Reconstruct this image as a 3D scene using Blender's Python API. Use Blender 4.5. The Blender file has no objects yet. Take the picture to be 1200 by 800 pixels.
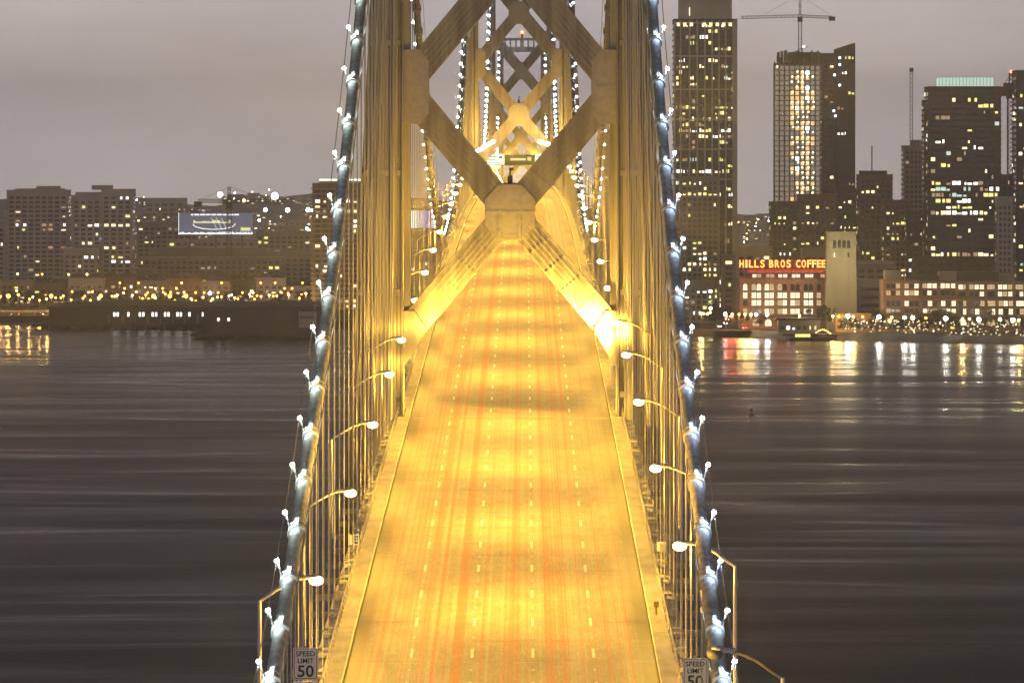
import bpy, math, random
import numpy as np
from mathutils import Vector, Matrix

S = bpy.context.scene
COL = S.collection
R = random.Random(7)

# ------------------------------------------------------------------ camera, world, exposure
F = 6376.0                      # focal length in photograph pixels (1200 wide)
CX, CZ = 1.3, 93.0              # camera stands 93 m over the water, looking along +Y
cam = bpy.data.cameras.new('camera')
cam.sensor_width = 36.0
cam.lens = 36.0 * F / 1200.0
cam.shift_x = -15.0 / 1200.0
cam.shift_y = -200.0 / 1200.0
cam.clip_start = 1.0
cam.clip_end = 60000.0
camo = bpy.data.objects.new('camera', cam)
camo.location = (CX, 0, CZ)
camo.rotation_euler = (math.radians(90), 0, 0)
COL.objects.link(camo)
S.camera = camo

S.view_settings.view_transform = 'Standard'
S.view_settings.look = 'None'
S.view_settings.exposure = 0.0
S.view_settings.gamma = 1.0
S.view_settings.use_curve_mapping = False
S.render.engine = 'CYCLES'
S.cycles.use_denoising = True
S.cycles.max_bounces = 5
S.cycles.diffuse_bounces = 2
S.cycles.glossy_bounces = 3
S.cycles.volume_bounces = 0
S.cycles.sample_clamp_indirect = 4.0
S.cycles.use_light_tree = True
S.render.film_transparent = False

W = bpy.data.worlds.new('World')
S.world = W
W.use_nodes = True
nt = W.node_tree
bgn = nt.nodes['Background']
tc = nt.nodes.new('ShaderNodeTexCoord')
sep = nt.nodes.new('ShaderNodeSeparateXYZ')
nt.links.new(tc.outputs['Generated'], sep.inputs[0])
ramp = nt.nodes.new('ShaderNodeValToRGB')
ramp.color_ramp.elements[0].position = 0.0
ramp.color_ramp.elements[0].color = (0.745, 0.665, 0.655, 1)
ramp.color_ramp.elements[1].position = 0.9
ramp.color_ramp.elements[1].color = (0.11, 0.09, 0.085, 1)
e = ramp.color_ramp.elements.new(0.13)
e.color = (0.22, 0.195, 0.19, 1)
nt.links.new(sep.outputs['Z'], ramp.inputs[0])
nz = nt.nodes.new('ShaderNodeTexNoise')
nz.inputs['Scale'].default_value = 9.0
nz.inputs['Detail'].default_value = 4.0
mp = nt.nodes.new('ShaderNodeMapping')
mp.inputs['Scale'].default_value = (1, 1, 4)
nt.links.new(tc.outputs['Generated'], mp.inputs[0])
nt.links.new(mp.outputs[0], nz.inputs['Vector'])
mr = nt.nodes.new('ShaderNodeMapRange')
mr.inputs['From Min'].default_value = 0.3
mr.inputs['From Max'].default_value = 0.7
mr.inputs['To Min'].default_value = 0.84
mr.inputs['To Max'].default_value = 1.14
nt.links.new(nz.outputs['Fac'], mr.inputs['Value'])
nt.links.new(ramp.outputs[0], bgn.inputs['Color'])
nt.links.new(mr.outputs[0], bgn.inputs['Strength'])

# ------------------------------------------------------------------ helpers
def PX(px, d):
    return (px - 615.0) * d / F + CX
def PZ(py, d):
    return CZ - (py - 200.0) * d / F

class MB:
    """collects geometry that becomes ONE mesh object"""
    def __init__(s):
        s.v = []; s.f = []; s.m = []
    def add(s, verts, faces, mi=0):
        o = len(s.v)
        s.v.extend(verts)
        for f in faces:
            s.f.append(tuple(i + o for i in f)); s.m.append(mi)
    def box(s, x0, x1, y0, y1, z0, z1, mi=0):
        s.add([(x0,y0,z0),(x1,y0,z0),(x1,y1,z0),(x0,y1,z0),(x0,y0,z1),(x1,y0,z1),(x1,y1,z1),(x0,y1,z1)],
              [(0,3,2,1),(4,5,6,7),(0,1,5,4),(1,2,6,5),(2,3,7,6),(3,0,4,7)], mi)
    def prism(s, poly, y0, y1, mi=0):
        """poly of (x,z), extruded along y"""
        n = len(poly)
        s.add([(x,y0,z) for x,z in poly] + [(x,y1,z) for x,z in poly],
              [tuple(range(n)), tuple(range(2*n-1, n-1, -1))] +
              [(i, n+i, n+(i+1)%n, (i+1)%n) for i in range(n)], mi)
    def beam(s, p, q, w, h, mi=0, up=(0,0,1)):
        p = Vector(p); q = Vector(q); a = (q-p).normalized(); u = Vector(up)
        if abs(a.dot(u)) > 0.98: u = Vector((0,1,0))
        b = a.cross(u).normalized(); c = b.cross(a).normalized()
        vs = []
        for o in (p, q):
            for sb, sc in ((-1,-1),(1,-1),(1,1),(-1,1)):
                vs.append(tuple(o + b*(sb*w/2) + c*(sc*h/2)))
        s.add(vs, [(0,3,2,1),(4,5,6,7),(0,1,5,4),(1,2,6,5),(2,3,7,6),(3,0,4,7)], mi)
    def tube(s, pts, rad, n=6, mi=0, caps=True):
        pts = [Vector(p) for p in pts]
        if not isinstance(rad, (list, tuple)): rad = [rad]*len(pts)
        vs = []
        for i, p in enumerate(pts):
            a = (pts[min(i+1,len(pts)-1)] - pts[max(i-1,0)]).normalized()
            u = Vector((0,0,1)) if abs(a.z) < 0.98 else Vector((0,1,0))
            b = a.cross(u).normalized(); c = b.cross(a)
            for k in range(n):
                t = 2*math.pi*(k+.5)/n
                vs.append(tuple(p + b*(math.cos(t)*rad[i]) + c*(math.sin(t)*rad[i])))
        fs = []
        for i in range(len(pts)-1):
            for k in range(n):
                k2 = (k+1) % n
                fs.append((i*n+k, i*n+k2, (i+1)*n+k2, (i+1)*n+k))
        if caps:
            fs.append(tuple(range(n-1,-1,-1))); fs.append(tuple((len(pts)-1)*n+k for k in range(n)))
        s.add(vs, fs, mi)
    def ball(s, c, r, n=8, m=5, mi=0, sz=1.0):
        vs = [(c[0],c[1],c[2]+r*sz)]
        for j in range(1,m):
            t = math.pi*j/m
            for k in range(n):
                a = 2*math.pi*k/n
                vs.append((c[0]+r*math.sin(t)*math.cos(a), c[1]+r*math.sin(t)*math.sin(a), c[2]+r*sz*math.cos(t)))
        vs.append((c[0],c[1],c[2]-r*sz))
        fs = [(0,1+k,1+(k+1)%n) for k in range(n)]
        for j in range(m-2):
            for k in range(n):
                a=1+j*n+k; b=1+j*n+(k+1)%n
                fs.append((a,a+n,b+n,b))
        L=len(vs)-1; o=1+(m-2)*n
        fs += [(L,o+(k+1)%n,o+k) for k in range(n)]
        s.add(vs, fs, mi)
    def mesh(s, name, mats, smooth=False):
        me = bpy.data.meshes.new(name)
        me.from_pydata(s.v, [], s.f)
        for m in (mats if isinstance(mats,(list,tuple)) else [mats]): me.materials.append(m)
        me.polygons.foreach_set('material_index', s.m)
        if smooth: me.polygons.foreach_set('use_smooth', [True]*len(s.f))
        me.update()
        return me
    def build(s, name, mats, parent=None, smooth=False, loc=None, **kw):
        return put(name, s.mesh(name, mats, smooth), parent, loc, **kw)

def put(name, me, parent=None, loc=None, label=None, cat=None, group=None, kind=None):
    o = bpy.data.objects.new(name, me)
    COL.objects.link(o)
    if parent is not None: o.parent = parent
    if loc is not None: o.location = loc
    tag(o, label, cat, group, kind)
    return o
def tag(o, label=None, cat=None, group=None, kind=None):
    if label: o['label'] = label
    if cat: o['category'] = cat
    if group: o['group'] = group
    if kind: o['kind'] = kind
    return o
def thing(name, label, cat, loc=(0,0,0), group=None):
    return put(name, None, None, loc, label, cat, group)
def lampdata(name, color, power, radius, spot=None):
    l = bpy.data.lights.new(name, 'SPOT' if spot else 'POINT')
    l.color = color; l.energy = power; l.shadow_soft_size = radius
    if name.startswith('sodium'):       # street luminaire: batwing beam, weaker straight down
        l.use_nodes = True; t = l.node_tree; em = [n for n in t.nodes if n.type == 'EMISSION'][0]
        c = t.nodes.new('ShaderNodeTexCoord'); sp = t.nodes.new('ShaderNodeSeparateXYZ'); ab = t.nodes.new('ShaderNodeMath'); ab.operation = 'ABSOLUTE'
        rp = t.nodes.new('ShaderNodeValToRGB'); rp.color_ramp.elements[0].position = 0; rp.color_ramp.elements[0].color = (.12,.12,.12,1)
        rp.color_ramp.elements[1].position = 1; rp.color_ramp.elements[1].color = (.03,.03,.03,1)
        for a_, b_ in ((.12,.25),(.23,.95),(.40,.40),(.62,.16),(.8,.06)):
            ee = rp.color_ramp.elements.new(a_); ee.color = (b_,b_,b_,1)
        q = t.nodes.new('ShaderNodeMath'); q.operation = 'MULTIPLY'; q.inputs[1].default_value = 6.0
        t.links.new(rp.outputs[0], q.inputs[0])
        t.links.new(c.outputs['Normal'], sp.inputs[0]); t.links.new(sp.outputs['Z'], ab.inputs[0]); t.links.new(ab.outputs[0], rp.inputs[0]); 
        sd = -1 if name.endswith('_a') else 1   # and thrown forward across the lanes
        mx = t.nodes.new('ShaderNodeMapRange'); mx.inputs['From Min'].default_value = -.12*sd; mx.inputs['From Max'].default_value = -.75*sd
        mx.inputs['To Min'].default_value = .14; mx.inputs['To Max'].default_value = 2.6
        mu = t.nodes.new('ShaderNodeMath'); mu.operation = 'MULTIPLY'
        t.links.new(sp.outputs['X'], mx.inputs['Value']); t.links.new(q.outputs[0], mu.inputs[0]); t.links.new(mx.outputs[0], mu.inputs[1]); t.links.new(mu.outputs[0], em.inputs['Strength'])
    if spot: l.spot_size = math.radians(spot); l.spot_blend = 0.6
    return l
def copy_tree(o, parent=None):
    c = o.copy(); COL.objects.link(c)
    if parent is not None: c.parent = parent
    for ch in list(o.children):
        copy_tree(ch, c)
    return c

# ------------------------------------------------------------------ materials
def mat(name, col, rough=0.6, metal=0.0, spec=0.4, var=0.0, scale=(1,1,1), nscale=1.0, col2=None, bump=0.0, detail=4):
    m = bpy.data.materials.new(name); m.use_nodes = True
    t = m.node_tree; b = t.nodes['Principled BSDF']
    b.inputs['Base Color'].default_value = (*col, 1)
    b.inputs['Roughness'].default_value = rough
    b.inputs['Metallic'].default_value = metal
    b.inputs['Specular IOR Level'].default_value = spec
    if var > 0 or col2 is not None or bump > 0:
        c = t.nodes.new('ShaderNodeTexCoord'); mpg = t.nodes.new('ShaderNodeMapping')
        mpg.inputs['Scale'].default_value = scale
        n = t.nodes.new('ShaderNodeTexNoise'); n.inputs['Scale'].default_value = nscale; n.inputs['Detail'].default_value = detail
        t.links.new(c.outputs['Object'], mpg.inputs[0]); t.links.new(mpg.outputs[0], n.inputs['Vector'])
        r = t.nodes.new('ShaderNodeValToRGB')
        if col2 is None: col2 = tuple(x*(1-var) for x in col)
        r.color_ramp.elements[0].position = 0.35; r.color_ramp.elements[0].color = (*col2, 1)
        r.color_ramp.elements[1].position = 0.65; r.color_ramp.elements[1].color = (*col, 1)
        t.links.new(n.outputs['Fac'], r.inputs[0]); t.links.new(r.outputs[0], b.inputs['Base Color'])
        if bump > 0:
            bp = t.nodes.new('ShaderNodeBump'); bp.inputs['Strength'].default_value = bump; bp.inputs['Distance'].default_value = 0.05
            t.links.new(n.outputs['Fac'], bp.inputs['Height']); t.links.new(bp.outputs[0], b.inputs['Normal'])
    return m
def emit(name, col, strength, sampled=False):
    m = bpy.data.materials.new(name); m.use_nodes = True
    b = m.node_tree.nodes['Principled BSDF']
    b.inputs['Base Color'].default_value = (0.05,0.05,0.05,1)
    b.inputs['Emission Color'].default_value = (*col,1)
    b.inputs['Emission Strength'].default_value = strength
    if not sampled: m.cycles.emission_sampling = 'NONE'
    return m

SODIUM = (1.0, 0.55, 0.065)
M = {}
M['steel'] = mat('silver_painted_steel', (0.42,0.41,0.37), 0.65, 0.0, 0.25, 0.40, (1.4,1.4,.10), 0.9, detail=8)
M['steel_plate'] = mat('riveted_plate', (0.43,0.42,0.38), 0.55, 0.0, 0.4, 0.16, (1,1,1), 2.2, bump=0.25, detail=8)
M['steel_dark'] = mat('dark_steel', (0.10,0.095,0.085), 0.6, 0, 0.4, 0.3, (1,1,1), 1.0)
M['cable'] = mat('grey_wrapped_cable', (0.22,0.235,0.24), 0.8, 0.0, 0.15, 0.5, (2,.9,2), 1.7, bump=.6, detail=8)
M['band'] = mat('cast_cable_band', (0.34,0.36,0.36), 0.7, 0.0, 0.5, 0.3, (1,1,1), 3)
M['rope'] = mat('suspender_wire', (0.36,0.35,0.32), 0.5, 0, 0.5)
M['lampgrey'] = mat('lamp_grey', (0.30,0.30,0.29), 0.5)
M['sodium'] = emit('sodium_glass', (1.0,0.60,0.17), 35)
M['cool_l'] = emit('necklace_bulb_greenish', (0.88,1.0,0.90), 320)
M['cool_r'] = emit('necklace_bulb_bluish', (0.72,0.84,1.0), 320)
M['red_l'] = emit('red_beacon', (1.0,0.10,0.03), 14)
M['white_paint'] = mat('white_lane_paint', (0.80,0.80,0.78), 0.5, 0, .4, .15, (1,1,1), 2)
M['concrete'] = mat('concrete', (0.52,0.49,0.40), 0.85, 0, .25, 0.3, (1,.3,1), 1.0, detail=8)
M['sign_white'] = mat('sign_white', (0.72,0.72,0.70), 0.4)
M['sign_black'] = mat('sign_black', (0.02,0.02,0.02), 0.5)
M['sign_blue'] = mat('sign_blue', (0.04,0.08,0.35), 0.5)
M['yellow'] = mat('yellow_plastic', (0.7,0.45,0.03), 0.5)

# ---- road deck surface
def road_mat():
    m = bpy.data.materials.new('worn_asphalt_light_trails'); m.use_nodes = True
    t = m.node_tree; b = t.nodes['Principled BSDF']; N = t.nodes.new; L = t.links.new
    b.inputs['Roughness'].default_value = 0.55; b.inputs['Specular IOR Level'].default_value = 0.35
    c = N('ShaderNodeTexCoord')
    def noise(scale, s, det=4, off=0.0):
        mp_ = N('ShaderNodeMapping'); mp_.inputs['Scale'].default_value = scale; mp_.inputs['Location'].default_value = (off, off, 0)
        n = N('ShaderNodeTexNoise'); n.inputs['Scale'].default_value = s; n.inputs['Detail'].default_value = det
        L(c.outputs['Object'], mp_.inputs[0]); L(mp_.outputs[0], n.inputs['Vector']); return n.outputs['Fac']
    def rng(v, a, b_, lo, hi):
        q = N('ShaderNodeMapRange'); q.inputs['From Min'].default_value=a; q.inputs['From Max'].default_value=b_
        q.inputs['To Min'].default_value=lo; q.inputs['To Max'].default_value=hi; L(v, q.inputs['Value']); return q.outputs[0]
    def mix(f, a, b_, mode='MIX'):
        q = N('ShaderNodeMix'); q.data_type='RGBA'; q.blend_type=mode
        if isinstance(f, float): q.inputs[0].default_value=f
        else: L(f, q.inputs[0])
        for i, x in ((6,a),(7,b_)):
            if isinstance(x, tuple): q.inputs[i].default_value=(*x,1)
            else: L(x, q.inputs[i])
        return q.outputs[2]
    base = mix(rng(noise((1.6,.5,1), .5, 8), .3,.7,0,1), (0.25,0.225,0.165), (0.34,0.315,0.245))
    # vehicle light trails imitated in the colour: long red-brown streaks, with pale ones
    st = rng(noise((3.2,0.0011,.02), 1.0, 3, 2.0), .49,.60,0,.8)
    base = mix(st, base, (0.44,0.15,0.06))
    st2 = rng(noise((4.5,0.0016,.02), 1.0, 3, 31.0), .52,.66,0,.55)
    base = mix(st2, base, (0.42,0.36,0.33))
    fine = rng(noise((5,0.35,1), 2.0, 8, 7.0), .3,.7,.78,1.16)
    base = mix(1.0, base, N('ShaderNodeCombineColor').outputs[0], 'MULTIPLY') if False else base
    hsv = N('ShaderNodeHueSaturation'); L(base, hsv.inputs['Color']); L(fine, hsv.inputs['Value'])
    base = hsv.outputs[0]
    # transverse patches and cracks
    pt = rng(noise((.16,.10,1), .5, 2, 3.3), .585,.590,0,.22)
    base = mix(pt, base, (0.16,0.15,0.13))
    cr = rng(noise((.35,3.0,1), 1.2, 8, 11.0), .66,.70,0,.5)
    base = mix(cr, base, (0.5,0.46,0.4))
    # both kerb edges darkened in the colour to imitate weaker lamp light
    sx = N('ShaderNodeSeparateXYZ'); L(c.outputs['Object'], sx.inputs[0]); ax = N('ShaderNodeMath'); ax.operation='ABSOLUTE'; L(sx.outputs['X'], ax.inputs[0])
    base = mix(rng(ax.outputs[0], 7.4, 8.2, 0, .75), base, (0.13,0.115,0.06))
    L(base, b.inputs['Base Color'])
    bp = N('ShaderNodeBump'); bp.inputs['Strength'].default_value=.25; bp.inputs['Distance'].default_value=.03
    L(noise((1,1,1), 6, 8), bp.inputs['Height']); L(bp.outputs[0], b.inputs['Normal'])
    return m
M['road'] = road_mat()

# ---- bay water: long current lines change how rough the surface is
def water_mat():
    m = bpy.data.materials.new('bay_water'); m.use_nodes = True
    t = m.node_tree; b = t.nodes['Principled BSDF']; N = t.nodes.new; L = t.links.new
    b.inputs['Base Color'].default_value = (0.010,0.012,0.016,1)
    b.inputs['IOR'].default_value = 1.33
    c = N('ShaderNodeTexCoord')
    def noise(scale, s, det=5, off=0.0, dist=0.0):
        mp_ = N('ShaderNodeMapping'); mp_.inputs['Scale'].default_value = scale; mp_.inputs['Location'].default_value=(off,off,0)
        n = N('ShaderNodeTexNoise'); n.inputs['Scale'].default_value = s; n.inputs['Detail'].default_value = det
        n.inputs['Distortion'].default_value = dist
        L(c.outputs['Object'], mp_.inputs[0]); L(mp_.outputs[0], n.inputs['Vector']); return n.outputs['Fac']
    a = noise((.0045,.015,1), 1.0, 8, 4.0, .6)
    q = N('ShaderNodeMapRange'); q.inputs['From Min'].default_value=.36; q.inputs['From Max'].default_value=.66
    q.inputs['To Min'].default_value=.46; q.inputs['To Max'].default_value=.26; L(a, q.inputs['Value'])
    # sheltered, calmer water towards the city shore; wind-ruffled mid bay
    sp = N('ShaderNodeSeparateXYZ'); L(c.outputs['Object'], sp.inputs[0])
    g = N('ShaderNodeMapRange'); g.inputs['From Min'].default_value=900; g.inputs['From Max'].default_value=2900
    g.inputs['To Min'].default_value=.20; g.inputs['To Max'].default_value=-.14; L(sp.outputs['Y'], g.inputs['Value'])
    ad = N('ShaderNodeMath'); ad.operation='ADD'; L(q.outputs[0], ad.inputs[0]); L(g.outputs[0], ad.inputs[1])
    L(ad.outputs[0], b.inputs['Roughness'])
    sl = noise((.0040,.013,1), 1.0, 8, 17.0, 2.2)
    s2 = N('ShaderNodeMapRange'); s2.inputs['From Min'].default_value=.54; s2.inputs['From Max'].default_value=.72
    s2.inputs['To Min'].default_value=0; s2.inputs['To Max'].default_value=-.22; L(sl, s2.inputs['Value'])
    a2 = N('ShaderNodeMath'); a2.operation='ADD'; L(ad.outputs[0], a2.inputs[0]); L(s2.outputs[0], a2.inputs[1]); L(a2.outputs[0], b.inputs['Roughness'])
    bp = N('ShaderNodeBump'); bp.inputs['Strength'].default_value=.45; bp.inputs['Distance'].default_value=1.2
    L(noise((.13,.36,1), 1.0, 6), bp.inputs['Height']); L(bp.outputs[0], b.inputs['Normal'])
    return m
M['water'] = water_mat()

# ------------------------------------------------------------------ bridge profile
KD = [150,250,305,374,482,627,812,964,1187,1327,1539,1891,2243,2595,2947,3110]
KZ = [57.2,61.9,64.3,67.2,71.0,75.9,81.2,84.6,87.0,87.7,88.3,86.6,83.4,79.6,74.6,71.0]
_xs = np.arange(100, 3200, 5.0)
_zs = np.interp(_xs, KD, KZ)
_k = np.ones(25)/25; _p = np.pad(_zs, 12, mode='reflect', reflect_type='odd')
_zs = np.convolve(_p, _k, mode='valid')
def deck(d): return float(np.interp(d, _xs, _zs))
TOWERS = [483.0, 1187.0, 1891.0, 2595.0]
TOP = {483.0:144.0, 1187.0:160.0, 1891.0:159.0, 2595.0:153.0}
def cable_z(d):
    c = 0.00060
    if d <= 483: return 69.3 + .17*(d-252) + .00067*(d-252)**2 - 0.3*max(0,(d-440))/43*1.0
    if d <= 1187: return _sag(d, 483, 144, 1187, 160, 82.3)
    if d <= 1539: return _quad(d, 1187, 160, 1539, 94, .00056)
    if d <= 1891: return _quad(d, 1539, 94, 1891, 159, .00056)
    if d <= 2595: return _sag(d, 1891, 159, 2595, 153, 85.5)
    return _quad(d, 2595, 153, 2947, 80, .0005)
def _sag(d, a, za, b, zb, zm):
    k = (math.sqrt(za-zm)+math.sqrt(zb-zm))/(b-a)
    d0 = a + math.sqrt(za-zm)/k
    return zm + (k*(d-d0))**2
def _quad(d, a, za, b, zb, c):
    s = (zb-za-c*(b-a)**2)/(b-a)
    return za + s*(d-a) + c*(d-a)**2
CB = 10.4      # cable planes
CURB = 8.85

# ------------------------------------------------------------------ setting: water, ground, hills
mb = MB(); mb.add([(-3900,-60,0),(3900,-60,0),(3900,3700,0),(-3900,3700,0)], [(0,1,2,3)])
mb.build('water', M['water'], kind='structure')

M['ground'] = mat('city_ground', (0.10,0.085,0.07), .9, 0, .2, .4, (1,1,1), .02)
M['bank'] = mat('dark_rock_bank', (0.07,0.062,0.055), .9, 0, .2, .5, (1,1,1), .15, bump=.5)
shore = [(-3900,3360),(-560,3345),(-300,3331),(-120,3225),(0,3150),(100,3072),(185,3000),(269,2921),(420,2860),(3900,2600)]
mb = MB()
n = len(shore)
vs = [(x,y,3.5) for x,y in shore] + [(x,8900,3.5) for x,y in shore]
mb.add(vs, [(i,i+1,n+i+1,n+i) for i in range(n-1)])
mb.build('city_ground', M['ground'], kind='structure')
mb = MB()
for i in range(n-1):
    (x0,y0),(x1,y1) = shore[i],shore[i+1]
    k = max(1,int(math.hypot(x1-x0,y1-y0)/12)) if abs(x0)<800 and abs(x1)<800 else 4
    for j in range(k):
        a,b=j/k,(j+1)/k
        if j==0: pj = R.uniform(3,5)
        pk = R.uniform(2.5,6)
        if j==k-1: pk = 4.0
        ax,ay,bx,by = x0+(x1-x0)*a,y0+(y1-y0)*a,x0+(x1-x0)*b,y0+(y1-y0)*b
        mb.add([(ax,ay-pj if j else ay-4,-.5),(bx,by-pk,-.5),(bx,by+.3,3.8),(ax,ay+.3,3.8)],[(0,1,2,3)])
        pj = pk
mb.build('shore_embankment', M['bank'], kind='structure')

M['hill'] = mat('haze_paled_hillside', (0.50,0.46,0.45), .95, 0, .1, .5, (1,1,1), .01)  # pale colour imitates the thicker haze over the hills
def hill_h(x, y):
    left = 1/(1+math.exp((x-60)/180))
    base = max(0, min(1,(y-4700)/2600))
    h = (24*left + 16)*base**1.3
    h += base*(6*math.sin(x*.006+1)+4*math.sin(x*.013+y*.002)+3*math.sin(x*.031))
    h += left*20*math.exp(-((x+300)/150)**2)*base
    return 3.4 + max(0,h)
NXH,NYH = 90,22
hx=[-2600+i*5200/(NXH-1) for i in range(NXH)]; hy=[4700+j*4100/(NYH-1) for j in range(NYH)]
mb=MB(); mb.add([(x,y,hill_h(x,y)) for y in hy for x in hx],
   [(j*NXH+i,j*NXH+i+1,(j+1)*NXH+i+1,(j+1)*NXH+i) for j in range(NYH-1) for i in range(NXH-1)])
mb.build('hills', M['hill'], kind='structure', smooth=True)

# ------------------------------------------------------------------ roadway
ys = list(np.arange(150, 3106, 5.0))
mb = MB()
vs=[]; 
for y in ys:
    z=deck(y); vs += [(-CURB-.02,y,z),(CURB+.02,y,z),(CURB+.02,y,z-.6),(-CURB-.02,y,z-.6)]
fs=[]
for i in range(len(ys)-1):
    a=i*4; b=a+4
    fs += [(a,a+1,b+1,b),(a+1,a+2,b+2,b+1),(a+2,a+3,b+3,b+2),(a+3,a,b,b+3)]
mb.add(vs,fs)
road = mb.build('roadway', M['road'], kind='structure')
# lane markings, painted sheets 4 mm proud of the deck
mb = MB()
for li in range(4):
    x = -CURB + (li+1)*2*CURB/5
    y = 200.0
    while y < 2600:
        for a,b,w in ((0,4.0,.085),(9.0,9.35,.07)) if y<1150 else ((0,4.0,.085),):
            y0,y1=y+a,y+b
            seg=3 if b-a>1 else 1
            for s_ in range(seg):
                p,q=y0+(y1-y0)*s_/seg,y0+(y1-y0)*(s_+1)/seg
                mb.add([(x-w,p,deck(p)+.012),(x+w,p,deck(p)+.012),(x+w,q,deck(q)+.012),(x-w,q,deck(q)+.012)],[(0,1,2,3)])
        y += 14.5
mb.build('lane_marking', M['white_paint'], road, kind='stuff')
mb = MB(); y = 159.0
rj = random.Random(5)
while y < 1500:
    z = deck(y); x0 = -CURB+.05; 
    while x0 < CURB-.1:
        x1 = min(CURB-.05, x0+rj.uniform(2,6)); dy = rj.uniform(-.05,.05)
        if rj.random() < .85:
            w = rj.uniform(.02,.07); mb.add([(x0,y-w+dy,deck(y-w)+.008),(x1,y-w-dy,deck(y-w)+.008),(x1,y+w-dy,deck(y+w)+.008),(x0,y+w+dy,deck(y+w)+.008)],[(0,1,2,3)], 0 if rj.random()<.6 else 1)
        x0 = x1
    y += 9.14
mb.build('deck_joint_seal', [mat('joint_tar',(.06,.055,.045),.6), mat('joint_mortar',(.5,.47,.38),.8)], road, kind='stuff')
# shoulder line of tar seals and an expansion joint at each tower and the anchorage
M['joint'] = mat('steel_joint', (0.5,0.48,0.42), .4, .6, .5, .5, (1,1,1), 2)
M['tar'] = mat('tar_seal', (0.05,0.045,0.04), .6)
for d in [483,1187,1539,1891]:
    mb = MB(); z=deck(d)
    mb.box(-CURB+.05,CURB-.05,d-.35,d-.1,z+.004,z+.03); mb.box(-CURB+.05,CURB-.05,d+.1,d+.35,z+.004,z+.03)
    j=mb.build('expansion_joint', M['joint'], road)
    mb = MB(); mb.box(-CURB+.05,CURB-.05,d-.1,d+.1,z-.02,z+.012)
    mb.build('joint_gap', M['tar'], road)
# parapet: one slab per 9.14 m panel on both edges
M['kerb_dark']=mat('darkened_kerb_face',(0.055,0.05,0.035),.8,0,.2,.4,(1,.5,1),1.5)  # inner kerb face darkened in the colour against the lamps lighting it
def near_tower(y): return min(abs(y-t) for t in TOWERS) < 5.5
PAN = 9.14
slabs=0; far=MB()
for sx in (-1,1):
    y = 150.0; 
    while y < 3100:
        y1=y+PAN; xo = 9.36 if near_tower(y+PAN/2) else 9.92
        tgt = MB() if y < 1210 else far
        za,zb=deck(y),deck(y1-.06)
        xi=CURB
        sec=[(xi,-.3),(xi,.42),(xi+.06,.50),(xo-.05,.50),(xo,.45),(xo,-.3)]
        A=[(sx*p,y,za+q) for p,q in sec]; B=[(sx*p,y1-.06,zb+q) for p,q in sec]
        k=len(sec); fs=[(i,(i+1)%k,k+(i+1)%k,k+i) for i in range(k)]+[tuple(range(k)),tuple(range(2*k-1,k-1,-1))]
        tgt.add(A+B,fs); tgt.m[-len(fs)]=1
        if y<1210: tgt.build('parapet_slab', [M['concrete'],M['kerb_dark']], road); slabs+=1
        y=y1
far.build('parapet_run', [M['concrete'],M['kerb_dark']], road, kind='stuff')
# dark gutter drains on the slab inner edge are cheap: scuppers
# railing, stiffening truss per side
for sx in (-1,1):
    mb=MB(); y=150.0
    while y<1180:
        if not near_tower(y):
            z=deck(y); mb.box(sx*9.86-.04,sx*9.86+.04,y-.05,y+.05,z+.5,z+1.25)
        y+=2.285
    for h in (.85,1.22):
        for a in range(150,1180,30):
            if near_tower(a+15) or abs(a+15-483)<18:
                continue
            mb.beam((sx*9.86,a,deck(a)+h),(sx*9.86,a+30,deck(a+30)+h),.06,.07)
    mb.build('railing', M['steel'], road, kind='stuff')
    mb=MB(); y=150.0
    bounds=[(150,479),(487,1183),(1191,1535),(1543,1887),(1895,2591),(2599,3100)]
    for a,b in bounds:
        yy=a
        while yy < b-1:
            y2=min(yy+PAN,b); z0,z1=deck(yy),deck(y2)
            mb.beam((sx*CB,yy,z0-.2),(sx*CB,y2,z1-.2),.75,.8)
            mb.beam((sx*CB,yy,z0-7.2),(sx*CB,y2,z1-7.2),.7,.8)
            mb.beam((sx*CB,yy,z0-.2),(sx*CB,yy,z0-7.2),.4,.4)
            k = int(round((yy-a)/PAN))%2
            mb.beam((sx*CB,yy,(z0-.2 if k else z0-7.2)),(sx*CB,y2,(z1-7.2 if k else z1-.2)),.4,.45)
            if yy<1200:
                # outriggers, gusset tabs and cable stubs between the slab and the rope plane
                mb.box(min(sx*9.7,sx*CB),max(sx*9.7,sx*CB),yy-.1,yy+.1,z0-.5,z0-.2)
                mb.box(sx*CB-.22,sx*CB+.22,yy-.3,yy+.3,z0+.2,z0+.45)
                ym=yy+PAN/2; zm=deck(ym)
                mb.box(min(sx*9.7,sx*CB),max(sx*9.7,sx*CB),ym-.1,ym+.1,zm-.45,zm-.1)
                mb.box(sx*11.6-.6,sx*11.6+.6,yy-.15,yy+.15,z0-.9,z0-.5)
            yy=y2
    mb.build('stiffening_truss', M['steel'], road, kind='stuff')
mb=MB()
for i in range(len(ys)-1):
    y0,y1=ys[i],ys[i+1]
    if i%2==0:
        mb.box(-10.2,10.2,y0-.2,y0+.2,deck(y0)-2.2,deck(y0)-.62)
mb.build('floor_beam', M['steel_dark'], road, kind='stuff')
mb=MB(); vs=[]
for y in ys:
    z=deck(y)-7; vs += [(-9,y,z),(9,y,z),(9,y,z-.6),(-9,y,z-.6)]
mb.add(vs,[f for i in range(len(ys)-1) for a in (i*4,) for b in (i*4+4,) for f in [(a,a+1,b+1,b),(a+1,a+2,b+2,b+1),(a+2,a+3,b+3,b+2),(a+3,a,b,b+3)]])
mb.build('lower_deck', M['concrete'], road)

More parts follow.
